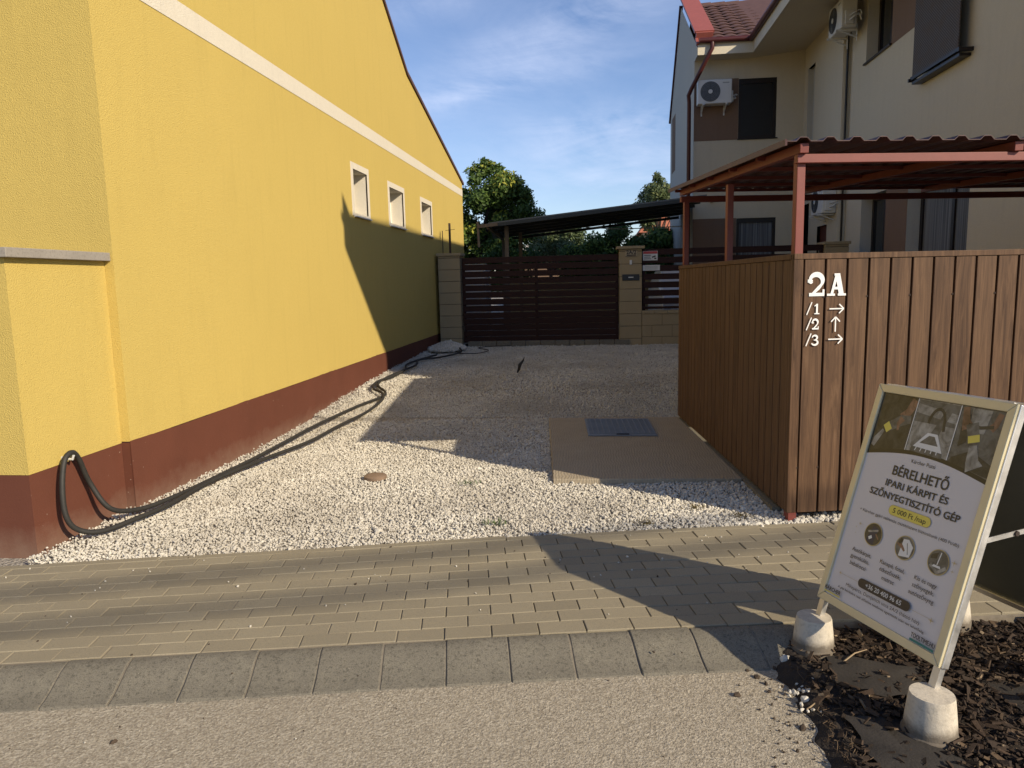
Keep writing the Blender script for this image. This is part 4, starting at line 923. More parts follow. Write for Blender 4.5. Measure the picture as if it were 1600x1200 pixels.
# ------------------------------------------------------------------ shelter (bin store)
SE = E; SN = NN; SD = (SHB - SHC).normalized(); SI = Vector((SD.y, -SD.x, 0))   # SI points into the shelter from the side
sh = thing('bin_shelter', 'wood patterned bin shelter marked 2A with red steel frame and corrugated roof', 'shelter', tuple(SHC))
zt = 1.625; zb = .045
q = MB()   # front boards
x = .068
bdw = .134
q.obox(SHC, SE, SN, (0, 0, 1), (0, -.002, zb), (.058, .022, zt - .002), random.random())
while x < 3.95:
    q.obox(SHC, SE, SN, (0, 0, 1), (x, 0, zb), (x + bdw - .013, .02, zt - .032), random.random()); x += bdw
fb = q.build('front_cladding', 'wood', sh, False, .003)
q = MB(); q.obox(SHC, SE, SN, (0, 0, 1), (.02, .022, zb + .01), (3.95, .03, zt - .03)); q.build('front_backing', 'dark', sh)
q = MB(); q.obox(SHC, SE, SN, (0, 0, 1), (.0, -.006, zt - .03), (3.98, .034, zt + .003), .6); q.build('front_cap', 'wood', sh, False, .002)
q = MB(); y = .062; q.obox(SHC, SD, SI, (0, 0, 1), (0.022, -.002, zb), (.055, .02, zt - .03), random.random())
while y < 3.36:
    q.obox(SHC, SD, SI, (0, 0, 1), (y, 0, zb + .0), (min(y + bdw - .013, 3.38), .02, zt - .032), random.random()); y += bdw
q.build('side_cladding', 'wood', sh, False, .003)
q = MB(); q.obox(SHC, SD, SI, (0, 0, 1), (.03, .022, zb + .01), (3.37, .03, zt - .03)); q.build('side_backing', 'dark', sh)
q = MB(); q.obox(SHC, SD, SI, (0, 0, 1), (.036, -.006, zt - .03), (3.385, .034, zt + .003), .3); q.build('side_cap', 'wood', sh, False, .002)
for x in (.055, .188, .456, .724, .992, 1.26, 1.53, 1.80):
    for z in (1.37 if x > .1 else 1.385, .33):
        q = MB(); q.obox(SHC, SE, SN, (0, 0, 1), (x - .004, -.004, z - .004), (x + .004, .001, z + .004)); q.build('screw', 'steel', sh)
# steel frame: posts, beams, purlins
def rz_(s): return 2.195 + .043 * s
def F(a, b, z): return SHC + SE * a + SD * b + Vector((0, 0, z))      # a along the front, b to the back
for a, b in ((.035, .045), (1.33, .045), (2.65, .045), (3.9, .045), (.06, 1.66), (.06, 3.33), (3.9, 3.33)):
    q = MB(); q.obox(F(a, b, -.05), SE, SN, (0, 0, 1), (-.025, -.022, 0), (.025, .03, rz_(b) + .02)) if (b > 1 or a in (.035, 3.9)) else None
    if q.v: q.build('post', 'red', sh, False, .003)
q = MB(); q.bar(F(.0, .02, 2.172), F(3.98, .02, 2.172), .05, .05); q.build('front_beam', 'red', sh, False, .003)
q = MB(); q.bar(F(.0, 3.33, 2.30), F(3.98, 3.33, 2.30), .05, .06); q.build('back_beam', 'red', sh, False, .003)
for a in (.03, 1.33, 2.63, 3.93):
    q = MB(); q.bar(F(a, -.035, rz_(0) + .03), F(a, 3.4, rz_(3.4) + .03), .05, .055); q.build('rafter', 'red', sh, False, .003)
for b in (.62, 1.3, 2.0, 2.7, 3.36):
    q = MB(); q.bar(F(-.05, b, rz_(b) + .048), F(4.02, b, rz_(b) + .048), .03, .026); q.build('purlin', 'red', sh)
# trapezoid sheet
q = MB(); pr = [(0, 0), (.055, 0), (.078, .022), (.118, .022), (.14, 0)]; per = .157; xs = []
k = 0
while k * per < 4.2:
    xs += [(-.085 + k * per + u, v) for u, v in pr[:4]] + [(-.085 + k * per + .14, 0)]; k += 1
for b0, b1 in ((-.065, 3.52),):
    vs = []
    for b in (b0, b1):
        for dz in (0, .004):
            vs += [F(u, b, rz_(b) + .064 + v + dz) for u, v in xs]
    n = len(xs); fs = []
    for i in range(n - 1):
        fs += [(i, i + 1, 2 * n + i + 1, 2 * n + i), (n + i, n + i + 1, 3 * n + i + 1, 3 * n + i), (i, i + 1, n + i + 1, n + i)]
    q.add(vs, fs)
q.build('roof_sheet', 'roofred', sh)
q = MB(); q.bar(F(-.09, -.065, rz_(-.065) + .06), F(-.09, 3.52, rz_(3.52) + .06), .012, .035); q.build('edge_flashing', 'roofred', sh)
q = MB(); q.obox(F(0, 0, -.05), SE, SN, (0, 0, 1), (.012, .002, .0), (.062, .04, .094)); q.build('post_foot', 'red', sh)
# lettering painted on the boards
class Strokes:
    def __init__(s, o, ax, ay, lift): s.o = Vector(o); s.ax = Vector(ax); s.ay = Vector(ay); s.n = s.ax.cross(s.ay).normalized(); s.l = lift; s.mb = MB(); s.k = 0
    def poly(s, P):
        s.k += 1; l = s.l + s.k * .00025; s.mb.poly([s.o + s.ax * x + s.ay * y + s.n * l for x, y in P])
    def line(s, a, b, w_):
        dx, dy = b[0] - a[0], b[1] - a[1]; L_ = math.hypot(dx, dy); nx, ny = -dy / L_ * w_ / 2, dx / L_ * w_ / 2
        s.poly([(a[0] + nx, a[1] + ny), (b[0] + nx, b[1] + ny), (b[0] - nx, b[1] - ny), (a[0] - nx, a[1] - ny)])
    def curve(s, P, W):
        """ribbon through points with varying width, one strip"""
        s.k += 1; l = s.l + s.k * .00025; Lp = []; Rp = []
        for i, (x, y) in enumerate(P):
            a = P[max(i - 1, 0)]; b = P[min(i + 1, len(P) - 1)]; dx, dy = b[0] - a[0], b[1] - a[1]; L_ = math.hypot(dx, dy) or 1
            w_ = W[i] / 2 if isinstance(W, (list, tuple)) else W / 2; Lp.append((x - dy / L_ * w_, y + dx / L_ * w_)); Rp.append((x + dy / L_ * w_, y - dx / L_ * w_))
        V = [s.o + s.ax * x + s.ay * y + s.n * l for x, y in Lp + Rp]; n = len(P); s.mb.add(V, [(i, i + 1, n + i + 1, n + i) for i in range(n - 1)])
def arc(cx, cy, rx, ry, a0, a1, n=14): return [(cx + rx * math.cos(R(a0 + (a1 - a0) * i / n)), cy + ry * math.sin(R(a0 + (a1 - a0) * i / n))) for i in range(n + 1)]
def glyph(S, ch, x, y, w_, h, t):
    def T(P): return [(x + a * w_, y + b * h) for a, b in P]
    if ch == '2':
        P = T([(.06, .62), (.03, .74)]) + T(arc(.47, .68, .40, .29, 172, -35)) + T([(.62, .36), (.35, .17), (.20, .06)])
        W = [t * .9, t * .75] + [t * (.6 + .6 * math.sin(math.pi * i / 14)) for i in range(15)] + [t * .8, t * .6, t * .55]; S.curve(P, W)
        S.poly(T([(.04, 0), (.98, 0), (.98, .15), (.04, .15)])); S.poly(T([(.86, 0), (1.0, 0), (1.0, .30), (.88, .30)])); S.curve(T(arc(.13, .66, .07, .06, 0, 360, 10)), t * .5)
    if ch == '1':
        S.line((x + .52 * w_, y + .02 * h), (x + .52 * w_, y + h), t * 1.05); S.poly(T([(.08, 0), (.96, 0), (.96, .10), (.08, .10)])); S.poly(T([(.5, 1), (.08, .83), (.08, .73), (.5, .84)]))
    if ch == '3':
        S.curve(T([(.03, .80)] + arc(.45, .745, .36, .21, 165, -80) + []), [t * .9] + [t * (.6 + .5 * math.sin(math.pi * i / 14)) for i in range(15)])
        S.curve(T(arc(.45, .28, .45, .24, 80, -165)), [t * (.55 + .6 * math.sin(math.pi * i / 14)) for i in range(15)]); S.poly(T([(.3, .47), (.58, .47), (.58, .565), (.3, .565)]))
    if ch == 'A':
        S.line((x + .24 * w_, y + .03 * h), (x + .50 * w_, y + .98 * h), t * .62); S.line((x + .77 * w_, y + .03 * h), (x + .53 * w_, y + .98 * h), t * 1.15)
        S.poly(T([(.27, .28), (.75, .28), (.75, .40), (.27, .40)])); S.poly(T([(0, 0), (.42, 0), (.42, .10), (0, .10)])); S.poly(T([(.57, 0), (1.0, 0), (1.0, .10), (.57, .10)])); S.poly(T([(.36, .90), (.66, .90), (.66, 1.0), (.36, 1.0)]))
S = Strokes(SHC, SE, (0, 0, 1), .0045)
glyph(S, '2', .092, 1.376, .098, .132, .026); glyph(S, 'A', .206, 1.376, .116, .132, .026)
for ch, zz, x0 in (('1', 1.269, .128), ('2', 1.178, .118), ('3', 1.083, .119)):
    glyph(S, ch, x0, zz, .036 if ch == '1' else .042, .062, .0105); S.line((.084, zz - .003), (.114, zz + .072), .0062)
def arrow(S, x, y, ang, L_=.088, t=.0075):
    c, s_ = math.cos(R(ang)), math.sin(R(ang))
    def T(a, b): return (x + a * c - b * s_, y + a * s_ + b * c)
    S.line(T(-L_ / 2, 0), T(L_ / 2 - .004, 0), t); S.line(T(L_ / 2, 0), T(L_ / 2 - .028, .027), t); S.line(T(L_ / 2, 0), T(L_ / 2 - .028, -.027), t)
arrow(S, .266, 1.299, 0); arrow(S, .262, 1.206, 90); arrow(S, .264, 1.117, 0)
S.mb.build('lettering', 'white', sh)

# ------------------------------------------------------------------ mulch bed
def bn_(x, y): return .5 * math.sin(x * 9.1 + y * 4.3) + .3 * math.sin(x * 21.7 - y * 17.3 + 1.1) + .2 * math.sin(y * 37 + x * 5)
def bedh(x, y):
    s_, t_ = ts(x, y)
    left = .74 + .16 * max(0, (2.55 - y) * .1) + .035 * bn_(x * .2, y * 1.8) + (.12 * max(0, y - 2.85))
    d = x - left
    if d < -.06: return -.16
    return -.105 + min(.065, (d + .06) * .55) + .006 * bn_(x * 2, y * 2)
bed = grid_mesh('mulch_soil', .5, 3.6, 155, .8, 3.95, 155, bedh, 'soil', keep=lambda x, y: bedh(x, y) > -.155 and ts(x, y)[1] < 0); tag(bed, kind='structure')
n = 26000; X = rng.uniform(.72, 3.4, n); Y = rng.uniform(1.4, 3.8, n); keepc = []
fabp = [[(.93, 2.93), (1.26, 2.86), (1.24, 2.69), (1.06, 2.62), (.90, 2.72)], [(.86, 2.50), (1.02, 2.50), (1.16, 2.28), (1.12, 2.05), (.93, 2.02), (.88, 2.25)], [(1.45, 2.75), (1.8, 2.78), (1.82, 2.5), (1.5, 2.55)]]
def inpoly(x, y, P):
    c = False; j = len(P) - 1
    for i in range(len(P)):
        if (P[i][1] > y) != (P[j][1] > y) and x < (P[j][0] - P[i][0]) * (y - P[i][1]) / (P[j][1] - P[i][1]) + P[i][0]: c = not c
        j = i
    return c
pos = []
for x, y in zip(X, Y):
    if ts(x, y)[1] > -.03: continue
    left = .80 + .04 * bn_(x * .2, y * 1.8) + (.12 * max(0, y - 2.85))
    dl = x - left
    if dl < 0 or (dl < .15 and random.random() > .2 + dl * 4): continue
    if any(inpoly(x, y, P) for P in fabp) and random.random() > .16: continue
    pos.append((x, y, bedh(x, y)))
pos = np.array(pos); n = len(pos)
L_ = np.clip(rng.lognormal(math.log(.0115), .5, n), .003, .032); W_ = L_ * rng.uniform(.2, .55, n); T_ = rng.uniform(.0012, .004, n)
cube = np.array([(-1, -1, -1), (1, -.7, -1), (.8, 1, -1), (-1.1, .6, -1), (-.9, -.8, 1), (1.05, -.9, 1), (.9, .8, 1), (-.8, .9, 1)], float)
base = cube[None] * np.stack([L_, W_, T_], 1)[:, None, :] * rng.uniform(.75, 1.2, (n, 8, 1))
yaw = rng.uniform(0, 6.28, n); pit = rng.normal(0, .28, n); rol = rng.normal(0, .35, n)
def rotm(a, ax):
    c, s_ = np.cos(a), np.sin(a); o, z = np.ones_like(a), np.zeros_like(a)
    return np.stack({2: [c, -s_, z, s_, c, z, z, z, o], 1: [c, z, s_, z, o, z, -s_, z, c], 0: [o, z, z, z, c, -s_, z, s_, c]}[ax], 1).reshape(-1, 3, 3)
Rm = rotm(yaw, 2) @ rotm(pit, 1) @ rotm(rol, 0)
pos[:, 2] += .004 + rng.uniform(0, .02, n) + np.abs(np.sin(pit)) * L_ * .7
V = np.einsum('nij,nkj->nki', Rm, base) + pos[:, None, :]
CF = np.array([(0, 3, 2, 1), (4, 5, 6, 7), (0, 1, 5, 4), (1, 2, 6, 5), (2, 3, 7, 6), (3, 0, 4, 7)]); Fc = CF[None] + (np.arange(n) * 8)[:, None, None]
tag(np_mesh('mulch', V.reshape(-1, 3), Fc.reshape(-1, 4), np.repeat(rng.beta(1.6, 1.5, n), 8), 'chip'), 'dark bark mulch around the feet of the advertising board', 'mulch', kind='stuff')
for i, P in enumerate(fabp):
    q = MB(); zz = -.026; m_ = len(P); c = (sum(p[0] for p in P) / m_, sum(p[1] for p in P) / m_); ring = []
    for k in range(m_ * 4):
        a, b = P[k // 4], P[(k // 4 + 1) % m_]; f = (k % 4) / 4; ring.append((a[0] + (b[0] - a[0]) * f + random.uniform(-.008, .008), a[1] + (b[1] - a[1]) * f + random.uniform(-.008, .008), zz + random.uniform(-.01, .006)))
    mid = [((x + c[0]) / 2, (y + c[1]) / 2, zz + random.uniform(0, .012)) for x, y, _ in ring]; nr = len(ring)
    q.add(ring + mid + [(c[0], c[1], zz + .004)], [(k, (k + 1) % nr, nr + (k + 1) % nr, nr + k) for k in range(nr)] + [(nr + k, nr + (k + 1) % nr, 2 * nr) for k in range(nr)])
    tag(q.build('weed_fabric', 'fabric', None, True), ['bare black ground fabric between the two concrete feet of the board', 'flap of black ground fabric in front of the right concrete foot', 'black ground fabric patch under the back panel of the board'][i], 'fabric', 'ground fabric patches')
# white stones and crumbs of soil at the bed edge
n = 60; ex = rng.normal(.80, .05, n); ey = rng.uniform(2.55, 3.12, n); tag(stones('edge_pebbles', np.c_[ex, ey, np.full(n, -.052)], rng.lognormal(math.log(.0095), .4, n)), 'white pebbles along the mulch bed edge', 'pebbles', kind='stuff')
n = 150; ex = rng.normal(.70, .10, n); ey = rng.uniform(1.9, 3.05, n); M['crumb'] = plain('soil_crumb', (.06, .042, .028), .95, var=.5)
tag(stones('soil_crumbs', np.c_[ex, ey, np.full(n, -.068)], rng.lognormal(math.log(.0045), .5, n), 'crumb'), 'dark soil crumbs spilled onto the road', 'soil', kind='stuff')
n = 90; s_ = rng.uniform(-2.2, 1.6, n); t_ = rng.uniform(-1.2, 1.2, n); pp = np.array([tuple(st(a, b)) for a, b in zip(s_, t_)]); pp[:, 2] = np.where(t_ > 0, .002, np.where(t_ > -.26, -.03 + (-.13 - t_) * .2, -.07)) + [fall(x) for x in pp[:, 0]]
tag(stones('dirt_specks', pp, rng.lognormal(math.log(.0035), .5, n), 'crumb'), 'small dark specks of dirt on pavers and road', 'dirt', kind='stuff')
# roots and twigs hanging at the bed edge
q = MB()
for i in range(190):
    b = Vector((random.gauss(.835, .025), random.gauss(2.27, .09) if i < 130 else random.uniform(2.4, 2.8), -.05)); pts_ = [b]
    for k in range(4): pts_.append(pts_[-1] + Vector((random.uniform(-.02, .02), random.uniform(-.03, .03), random.uniform(-.006, .012))))
    q.tube(pts_, .0013, 4, False, random.uniform(.78, .96))
tag(q.build('dry_roots', 'chip'), 'tangle of thin dry roots at the broken edge of the mulch bed', 'roots', kind='stuff')
for i, (x, y, a, l, lb) in enumerate([(.98, 2.86, .6, .14, 'pale twig lying in front of the left concrete foot'), (.76, 2.57, .5, .09, 'small grey twig at the edge of the road and mulch'), (1.32, 2.12, .9, .16, 'long pale splinter right of the nearer concrete foot')]):
    q = MB(); d = Vector((math.cos(a), math.sin(a), .1)) * l; b = Vector((x, y, -.02 if i != 1 else -.055)); q.tube([b, b + d * .5 + Vector((0, .008, .006)), b + d], [.003, .0028, .0015], 6); tag(q.build('twig', plain('pale_twig', (.30, .22, .13), .8), None, True), lb, 'twig', 'loose twigs')

for (px_, py_), lb in (((-.80, 3.47), 'nearer of two unseen cables added to cast soft bands on the paving'), ((-.82, 3.94), 'farther of two unseen cables added to cast soft bands on the paving')):
    c = Vector((px_, py_, 0)) + sdir * 16.5; d = Vector((.94, .335, 0)).normalized(); q = MB()  # unseen cables, added only to lay soft shadow bands across the pavers
    q.tube([c - d * 9 + Vector((0, 0, .45)), c - d * 4 + Vector((0, 0, .1)), c, c + d * 4 + Vector((0, 0, .08)), c + d * 9 + Vector((0, 0, .4))], .031, 8); tag(q.build('added_shadow_cable', 'black', None, True), lb, 'cable', 'added shadow cables')

# ------------------------------------------------------------------ advertising board
BP = Vector((.932, 3.044, .17)); U = Vector((.355, -.935, .018)).normalized(); Vv = Vector((.275, .122, .954)); Vv = (Vv - U * Vv.dot(U)).normalized(); NB = U.cross(Vv).normalized()   # NB: towards the viewer?
if NB.x > 0: NB = -NB
BW, BH = .627, .922
ab = thing('advertising_board', 'folding A shaped advertising board for renting a cleaning machine, standing on concrete feet', 'sign', (1.1, 2.75, -.03))
def bp(u, v, n=0): return BP + U * u + Vv * v + NB * n
def bbox(mb, u0, u1, v0, v1, n0, n1): mb.obox(BP, U, Vv, NB, (u0, v0, n0), (u1, v1, n1))
fw_ = .032
q = MB()
def trap(mb, P, n0, n1):
    a = [bp(u, v, n0) for u, v in P]; b = [bp(u, v, n1) for u, v in P]
    mb.add(a + b, [(0, 1, 2, 3), (4, 5, 6, 7), (0, 1, 5, 4), (1, 2, 6, 5), (2, 3, 7, 6), (3, 0, 4, 7)])
g_ = .0008
trap(q, [(0, 0), (BW, 0), (BW - fw_, fw_), (fw_, fw_)], -.002, .010); trap(q, [(BW, g_), (BW, BH - g_), (BW - fw_, BH - fw_ - g_), (BW - fw_, fw_ + g_)], -.002, .010)
trap(q, [(BW, BH), (0, BH), (fw_, BH - fw_), (BW - fw_, BH - fw_)], -.002, .010); trap(q, [(0, BH - g_), (0, g_), (fw_, fw_ + g_), (fw_, BH - fw_ - g_)], -.002, .010)
fo = q.build('front_frame', 'alureflect', ab, False, .003)
q = MB()   # aluminium tube frame behind the snap profile
for a in ((-.002, .026, -.0, BH), (BW - .024, BW + .004, -.0, BH), (.026, BW - .024, 0, .026), (.026, BW - .024, BH - .026, BH + .004)): bbox(q, a[0], a[1], a[2], a[3], -.032, -.0025)
q.build('tube_frame', 'alu', ab, False, .003)
def poster_mat(name, c):
    t = NT(name); return t.set(t.mix(t.noise(4, 4, .6), sc3(c, .94), c), .28, 0, .5)
M['paper'] = poster_mat('poster_paper', (.66, .62, .60)); M['olive'] = poster_mat('poster_olive_black', (.035, .031, .022)); M['pyel'] = poster_mat('poster_yellow', (.75, .62, .12))
M['pg1'] = poster_mat('poster_dark_photo', (.05, .045, .035)); M['pg2'] = poster_mat('poster_grey_photo', (.12, .115, .10)); M['pg3'] = poster_mat('poster_light_photo', (.27, .255, .22)); M['skin'] = poster_mat('poster_skin', (.20, .11, .07))
M['pgold'] = poster_mat('poster_gold', (.50, .38, .16)); 
for nm_ in ('pg1', 'pg2', 'pg3', 'skin'):
    t = NT('poster_photo_' + nm_); c_ = {'pg1': (.05, .045, .035), 'pg2': (.12, .115, .10), 'pg3': (.27, .255, .22), 'skin': (.20, .11, .07)}[nm_]
    t.set(t.mix(t.ramp(t.noise(22, 4, .6, None, 1.0), [(.3, 0.0), (.7, 1.0)]), sc3(c_, .45), sc3(c_, 1.6)), .28, 0, .5); M[nm_] = t.m
M['pteal'] = poster_mat('poster_teal', (.03, .20, .17)); M['pink'] = poster_mat('poster_ink', (.035, .033, .036)); M['pwhite'] = poster_mat('poster_white', (.75, .73, .68)); M['pnavy'] = poster_mat('poster_navy', (.03, .035, .07))
q = MB(); bbox(q, fw_ - .01, BW - fw_ + .01, fw_ - .01, BH - fw_ + .01, -.002, .001); ps = q.build('poster', 'paper', ab)
lay = [0]
def flat(P, mat, name='print', lvl=None):
    lay[0] += 1; n0 = .0012 + lay[0] * .00004; mb = MB(); mb.poly([bp(u, v, n0) for u, v in P]); return mb.build(name, mat, ps)
def rib(P, wd): 
    Lp, Rp = [], []
    for i, (x, y) in enumerate(P):
        a = P[max(i - 1, 0)]; b = P[min(i + 1, len(P) - 1)]; dx, dy = b[0] - a[0], b[1] - a[1]; l = math.hypot(dx, dy); ww = wd[i] / 2 if isinstance(wd, (list, tuple)) else wd / 2
        Lp.append((x - dy / l * ww, y + dx / l * ww)); Rp.append((x + dy / l * ww, y - dx / l * ww))
    return Lp + Rp[::-1]
u0, u1, v1 = fw_ - .002, BW - fw_ + .002, BH - fw_ + .002
cv = [(u1 + (u0 - u1) * i / 20, .632 + .040 * math.sin(math.pi * i / 20)) for i in range(21)]
flat([(u0, v1), (u1, v1)][::-1] + [(u0, v1)][:0] + cv[::-1] if False else [(u0, v1)] + cv[::-1] + [(u1, v1)], 'olive', 'header')
# three pictures in the header
def clipv(u): return .632 + .040 * math.sin(math.pi * (u - u0) / (u1 - u0)) + .016
def pic(a, b, mat):
    P = [(a, v1 - .004)] + [(a + (b - a) * i / 6, clipv(a + (b - a) * i / 6)) for i in range(7)] + [(b, v1 - .004)]; flat(P, mat, 'picture')
pic(u0 + .002, .214, 'pg1'); pic(.220, .410, 'pg3'); pic(.416, u1 - .002, 'pg2')
flat([(.222, .80), (.408, .80), (.408, .885), (.222, .885)], 'pg2', 'picture'); flat([(.222, .835), (.408, .815), (.408, .85), (.222, .87)], 'pg3', 'picture')
flat(rib([(.205, .878), (.185, .83), (.165, .80)], [.04, .034, .05]), 'skin', 'picture'); flat(rib([(.205, .80), (.16, .79), (.12, .765), (.09, .745)], [.03, .045, .04, .024]), 'pg2', 'picture')
flat(rib([(.112, .765), (.09, .745)], .036), 'pyel', 'picture'); flat(rib([(.085, .74), (.06, .70), (.05, .67)], [.014, .026, .018]), 'pg3', 'picture')
flat(rib([(.165, .80), (.15, .775), (.155, .75)], [.03, .018, .01]), 'skin', 'picture')
# glass nozzle
flat(rib([(.375, .885), (.345, .80), (.33, .76)], [.03, .03, .036]), 'pg2', 'picture'); flat(rib(arc(.325, .80, .035, .06, 180, 20) + [(.365, .78)], .012), 'pg1', 'picture')
flat([(.30, .765), (.345, .765), (.385, .70), (.245, .70)], 'pwhite', 'picture'); flat([(.31, .755), (.335, .755), (.36, .722), (.275, .722)], 'pg2', 'picture'); flat([(.240, .685), (.39, .68), (.385, .70), (.243, .705)], 'pg2', 'picture')
for i in range(5): flat(rib([(.262 + .025 * i, .690), (.270 + .023 * i, .714)], .004), 'pwhite', 'picture')
# hands on a hose over the armrest
flat([(.43, .70), (.50, .735), (.59, .70), (.59, .655), (.418, .68)], 'pg1', 'picture'); flat([(.46, .885), (.54, .885), (.53, .80), (.47, .80)], 'pg3', 'picture'); flat([(.43, .86), (.46, .86), (.47, .76), (.44, .74)], 'pg1', 'picture')
flat(rib([(.435, .885), (.445, .84), (.462, .81)], [.026, .03, .05]), 'skin', 'picture'); flat(rib([(.575, .88), (.565, .84), (.55, .82)], [.022, .024, .03]), 'skin', 'picture')
flat(rib([(.46, .825), (.51, .82), (.56, .83)], .012), 'pg1', 'picture'); flat(rib([(.475, .83), (.495, .78), (.50, .755)], [.05, .046, .04]), 'pg2', 'picture'); flat(rib([(.493, .79), (.501, .765)], .046), 'pyel', 'picture'); flat(rib([(.502, .755), (.515, .70), (.53, .675)], [.03, .05, .07]), 'pg3', 'picture')
flat(rib([(.217, v1 - .004), (.217, clipv(.217))], .004), 'pwhite', 'divider'); flat(rib([(.413, v1 - .004), (.413, clipv(.413))], .004), 'pwhite', 'divider')
# texts
def ptext(s_, size, u, v, mat='pink', off=0, width=None, align='CENTER', bold=0):
    if off: bold, off = off * .62, 0
    lay[0] += 1; o = text(s_, size, 'lettering', mat, ps, bp(u, v, 0), U, Vv, align, off, 1.0, 0)
    if width:
        q_ = [U.dot(Vector(p.co)) for p in o.data.vertices]; wn = max(q_) - min(q_); k = width / wn; c = (max(q_) + min(q_)) / 2
        tgt = (BP + U * u - Vector(ab.location)).dot(U) + (0 if align == 'CENTER' else width / 2)
        for p in o.data.vertices: d = (U.dot(p.co) - c) * (k - 1) + (tgt - c); p.co = p.co + U * d
    nl = NB * (.0016 + lay[0] * .00004)
    for p in o.data.vertices: p.co = p.co + nl
    if bold:
        me = o.data; vs = [Vector(p.co) for p in me.vertices]; fs = [tuple(f.vertices) for f in me.polygons]; V_ = list(vs); F_ = list(fs)
        for k, (a_, b_) in enumerate(((1, 0), (-1, 0), (0, 1), (0, -1), (.7, .7), (-.7, -.7), (.7, -.7), (-.7, .7))):
            o_ = U * a_ * bold + Vv * b_ * bold + NB * (k + 1) * .00003; c_ = len(V_); V_ += [v + o_ for v in vs]; F_ += [tuple(i + c_ for i in f) for f in fs]
        m2 = bpy.data.meshes.new(me.name); m2.from_pydata(V_, [], F_); m2.materials.append(me.materials[0]); o.data = m2; lay[0] += 8
    return o
ptext('Kärcher Puzzi', .020, .321, .641, width=.112)
ptext('BÉRELHETŐ', .052, .323, .578, off=.0016, width=.262)
ptext('IPARI KÁRPIT ÉS', .037, .323, .530, off=.0013, width=.296)
ptext('SZŐNYEGTISZTÍTÓ GÉP', .037, .323, .482, off=.0013, width=.428)
def pill(u, v, w_, h, mat, name):
    r = h / 2; P = [(u + w_ / 2 - r + r * math.cos(a), v + r * math.sin(a)) for a in [R(-90 + 18 * i) for i in range(11)]] + [(u - w_ / 2 + r + r * math.cos(a), v + r * math.sin(a)) for a in [R(90 + 18 * i) for i in range(11)]]
    flat(P, mat, name)
pill(.328, .447, .202, .040, 'pgold', 'badge'); pill(.328, .447, .198, .036, 'pyel', 'badge'); ptext('5 000 Ft /nap', .027, .328, .438, off=.0003, width=.158)
ptext('+ Kärcher gyári tablettás tisztítószert biztosítunk (400 Ft/db)', .0165, .326, .403, width=.478)
for cu_, cv_, mt, mt2 in ((.190, .331, 'pg1', 'pg2'), (.351, .330, 'pg2', 'pwhite'), (.505, .329, 'pg2', 'pg3')):
    flat(arc(cu_, cv_, .0455, .0455, 0, 360, 36)[:-1], 'pgold', 'round_picture'); flat(arc(cu_, cv_, .0425, .0425, 0, 360, 36)[:-1], mt, 'round_picture')
    if cu_ < .2:
        flat(rib([(cu_ - .01, cv_ - .035), (cu_ + .005, cv_ + .03)], [.04, .028]), 'pnavy', 'round_picture'); flat(rib([(cu_ - .028, cv_ + .005), (cu_ + .02, cv_ + .02)], .008), 'pg3', 'round_picture'); flat(rib([(cu_ - .018, cv_ - .02), (cu_ - .004, cv_ - .01)], .012), 'pwhite', 'round_picture'); flat(rib([(cu_ + .012, cv_ + .005), (cu_ + .03, cv_ - .012)], .006), 'skin', 'round_picture')
    elif cu_ < .4:
        flat([(cu_ - .02, cv_ - .036), (cu_ + .03, cv_ - .028), (cu_ + .036, cv_ + .012), (cu_ + .01, cv_ + .034), (cu_ - .014, cv_ + .03)], 'pwhite', 'round_picture'); flat(rib([(cu_ - .036, cv_ + .012), (cu_ - .012, cv_ + .0), (cu_ + .002, cv_ - .012)], [.018, .012, .008]), 'skin', 'round_picture'); flat(rib([(cu_ + .006, cv_ + .02), (cu_ + .02, cv_ - .02)], .003), 'pg2', 'round_picture'); flat(rib([(cu_ - .02, cv_ + .03), (cu_ - .03, cv_ + .01)], .012), 'pg1', 'round_picture')
    else:
        flat(rib([(cu_ - .03, cv_ - .015), (cu_ + .005, cv_ - .036), (cu_ + .036, cv_ - .01)], .012), 'pg3', 'round_picture'); flat(rib([(cu_ + .004, cv_ + .036), (cu_ - .002, cv_ - .01)], .004), 'pwhite', 'round_picture'); flat([(cu_ - .016, cv_ - .012), (cu_ + .012, cv_ - .012), (cu_ + .016, cv_ - .02), (cu_ - .02, cv_ - .02)], 'pwhite', 'round_picture'); flat([(cu_ - .034, cv_ + .02), (cu_ - .006, cv_ + .034), (cu_ - .01, cv_ + .01), (cu_ - .036, cv_ + .004)], 'pg1', 'round_picture')
for s_, u, v in (('Autókárpit,', .161, .240), ('gyerekülés,', .161, .213), ('babakocsi', .161, .185), ('Kanapé, fotel,', .322, .240), ('étkezőszék,', .322, .213), ('matrac', .322, .185), ('Kis és nagy', .480, .240), ('szőnyegek,', .480, .213), ('autószőnyeg', .480, .185)): ptext(s_, .0225, u, v, off=.0001)
pill(.320, .137, .262, .036, 'pink', 'badge'); ptext('+36 20 400 96 65', .025, .320, .129, 'pwhite', .0004, width=.180)
for a, b in ((.088, .186), (.454, .548)): flat([(a, .1345), (b, .1345), (b, .1355), (a, .1355)], 'pgold', 'rule')
for cu_, cv_, r in ((.088, .135, .011), (.548, .132, .013), (.115, .352, .010), (.10, .335, .005), (.57, .348, .012), (.572, .318, .008), (.55, .31, .004), (.105, .312, .004)):
    flat([(cu_ + (r if k % 2 == 0 else r * .18) * math.cos(k * math.pi / 4), cv_ + (r if k % 2 == 0 else r * .18) * math.sin(k * math.pi / 4)) for k in range(8)], 'pgold', 'star')
ptext('Mikepércs, Damjanich utca 2A/2 (hátsó ház)', .0185, .321, .098, width=.372)
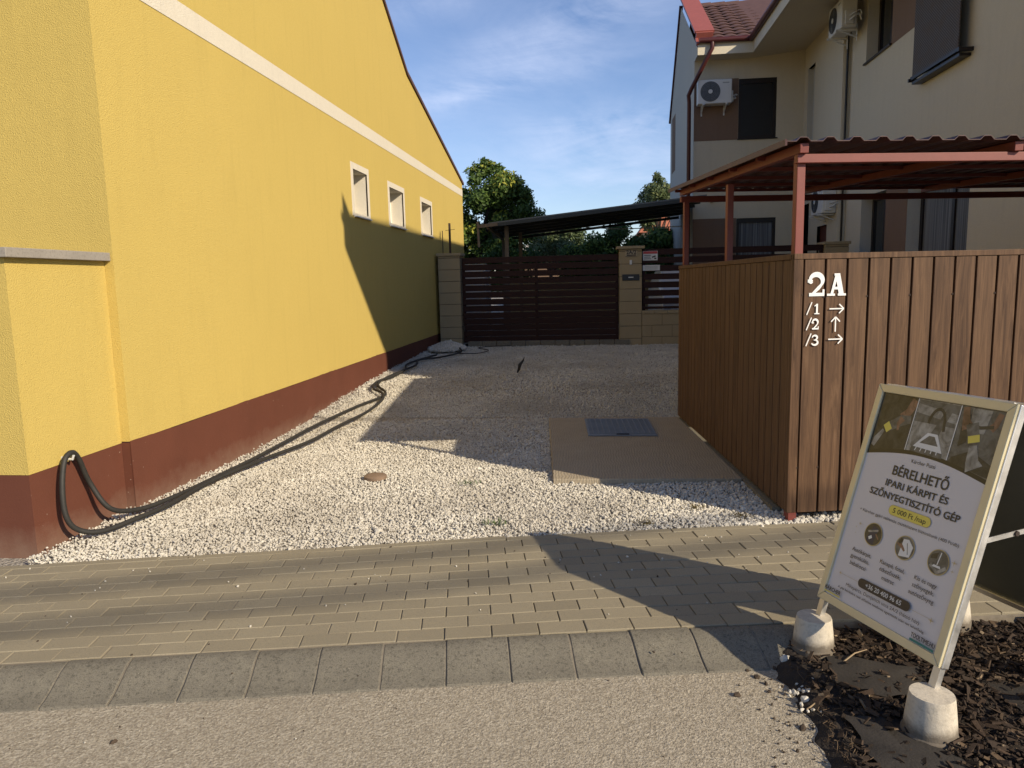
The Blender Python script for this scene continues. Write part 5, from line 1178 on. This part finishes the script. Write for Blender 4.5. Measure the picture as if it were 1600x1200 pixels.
ptext('A gép bérlésére csak előzetes telefonos egyeztetés után van lehetőség.', .0125, .317, .078, off=.0002, width=.440)
ptext('KÄRCHER', .0215, .076, .050, off=.0009, width=.090); flat([(.032, .040), (.122, .040), (.122, .045), (.032, .045)], 'pyel', 'underline')
ptext('TOOLTIME.HU', .0215, .540, .050, off=.0008, width=.104); flat([(.487, .036), (.592, .036), (.592, .044), (.487, .044)], 'pteal', 'underline')
# back panel
nh = Vector((-NB.x, -NB.y, 0)).normalized(); VB = (Vector((0, 0, -1)) * math.cos(.36) + nh * math.sin(.36)).normalized(); TB = bp(0, BH, -.04); NB2 = U.cross(VB).normalized()
if NB2.dot(nh) < 0: NB2 = -NB2
def bb2(mb, u0, u1, v0, v1, n0, n1): mb.obox(TB, U, VB, NB2, (u0, v0, n0), (u1, v1, n1))
q = MB(); bb2(q, .02, BW - .02, .02, .90, .006, .012); q.build('back_sheet', 'backp', ab)
q = MB(); bb2(q, 0, .028, 0, .922, -.004, .026); bb2(q, BW - .028, BW, 0, .922, -.004, .026); bb2(q, .028, BW - .028, 0, .028, -.004, .026); bb2(q, .028, BW - .028, .894, .922, -.004, .026); q.build('back_frame', 'alu', ab, False, .003)
q = MB(); bb2(q, 0, .028, .923, 1.05, .0, .02); bb2(q, BW - .028, BW, .923, 1.05, .0, .02); q.build('back_leg', 'alu', ab)
q = MB(); bbox(q, .0, BW, BH - .014, BH + .010, -.034, -.0325); bb2(q, .1, .5, -.012, -.002, -.01, .0); q.build('hinge', 'alu', ab)
for uu in (.012, BW - .012):
    q = MB(); a = bp(uu, .45, -.034); b = TB + U * uu + VB * .45; q.bar(a, b, .003, .018); so_ = q.build('strap', 'alu', ab)
    q = MB(); mid = a.lerp(b, .45); q.tube([mid + U * .008, mid - U * .008], .009, 12); q.build('rivet', 'steel', so_)
# legs and feet
for uu, gx in ((.018, 0), (BW - .018, 1)):
    q = MB(); q.obox(BP, U, Vv, NB, (uu - .014, -.17, -.028), (uu + .014, -.0005, -.006)); q.build('leg', 'alu', ab)
fp = [(.45, 0)]
for c, hgt, r, lb in (((.905, 3.005), .155, .073, None), ((1.118, 2.425), .165, .074, None)):
    q = MB(); H = hgt; z0 = -.055
    q.lathe((c[0], c[1], z0), [(r * 1.22, 0), (r * 1.23, .012), (r * 1.20, .03), (r * 1.12, .036), (r * 1.09, .06), (r * 1.03, .10), (r * .95, H - .008), (r * .92, H)], 40, .006)
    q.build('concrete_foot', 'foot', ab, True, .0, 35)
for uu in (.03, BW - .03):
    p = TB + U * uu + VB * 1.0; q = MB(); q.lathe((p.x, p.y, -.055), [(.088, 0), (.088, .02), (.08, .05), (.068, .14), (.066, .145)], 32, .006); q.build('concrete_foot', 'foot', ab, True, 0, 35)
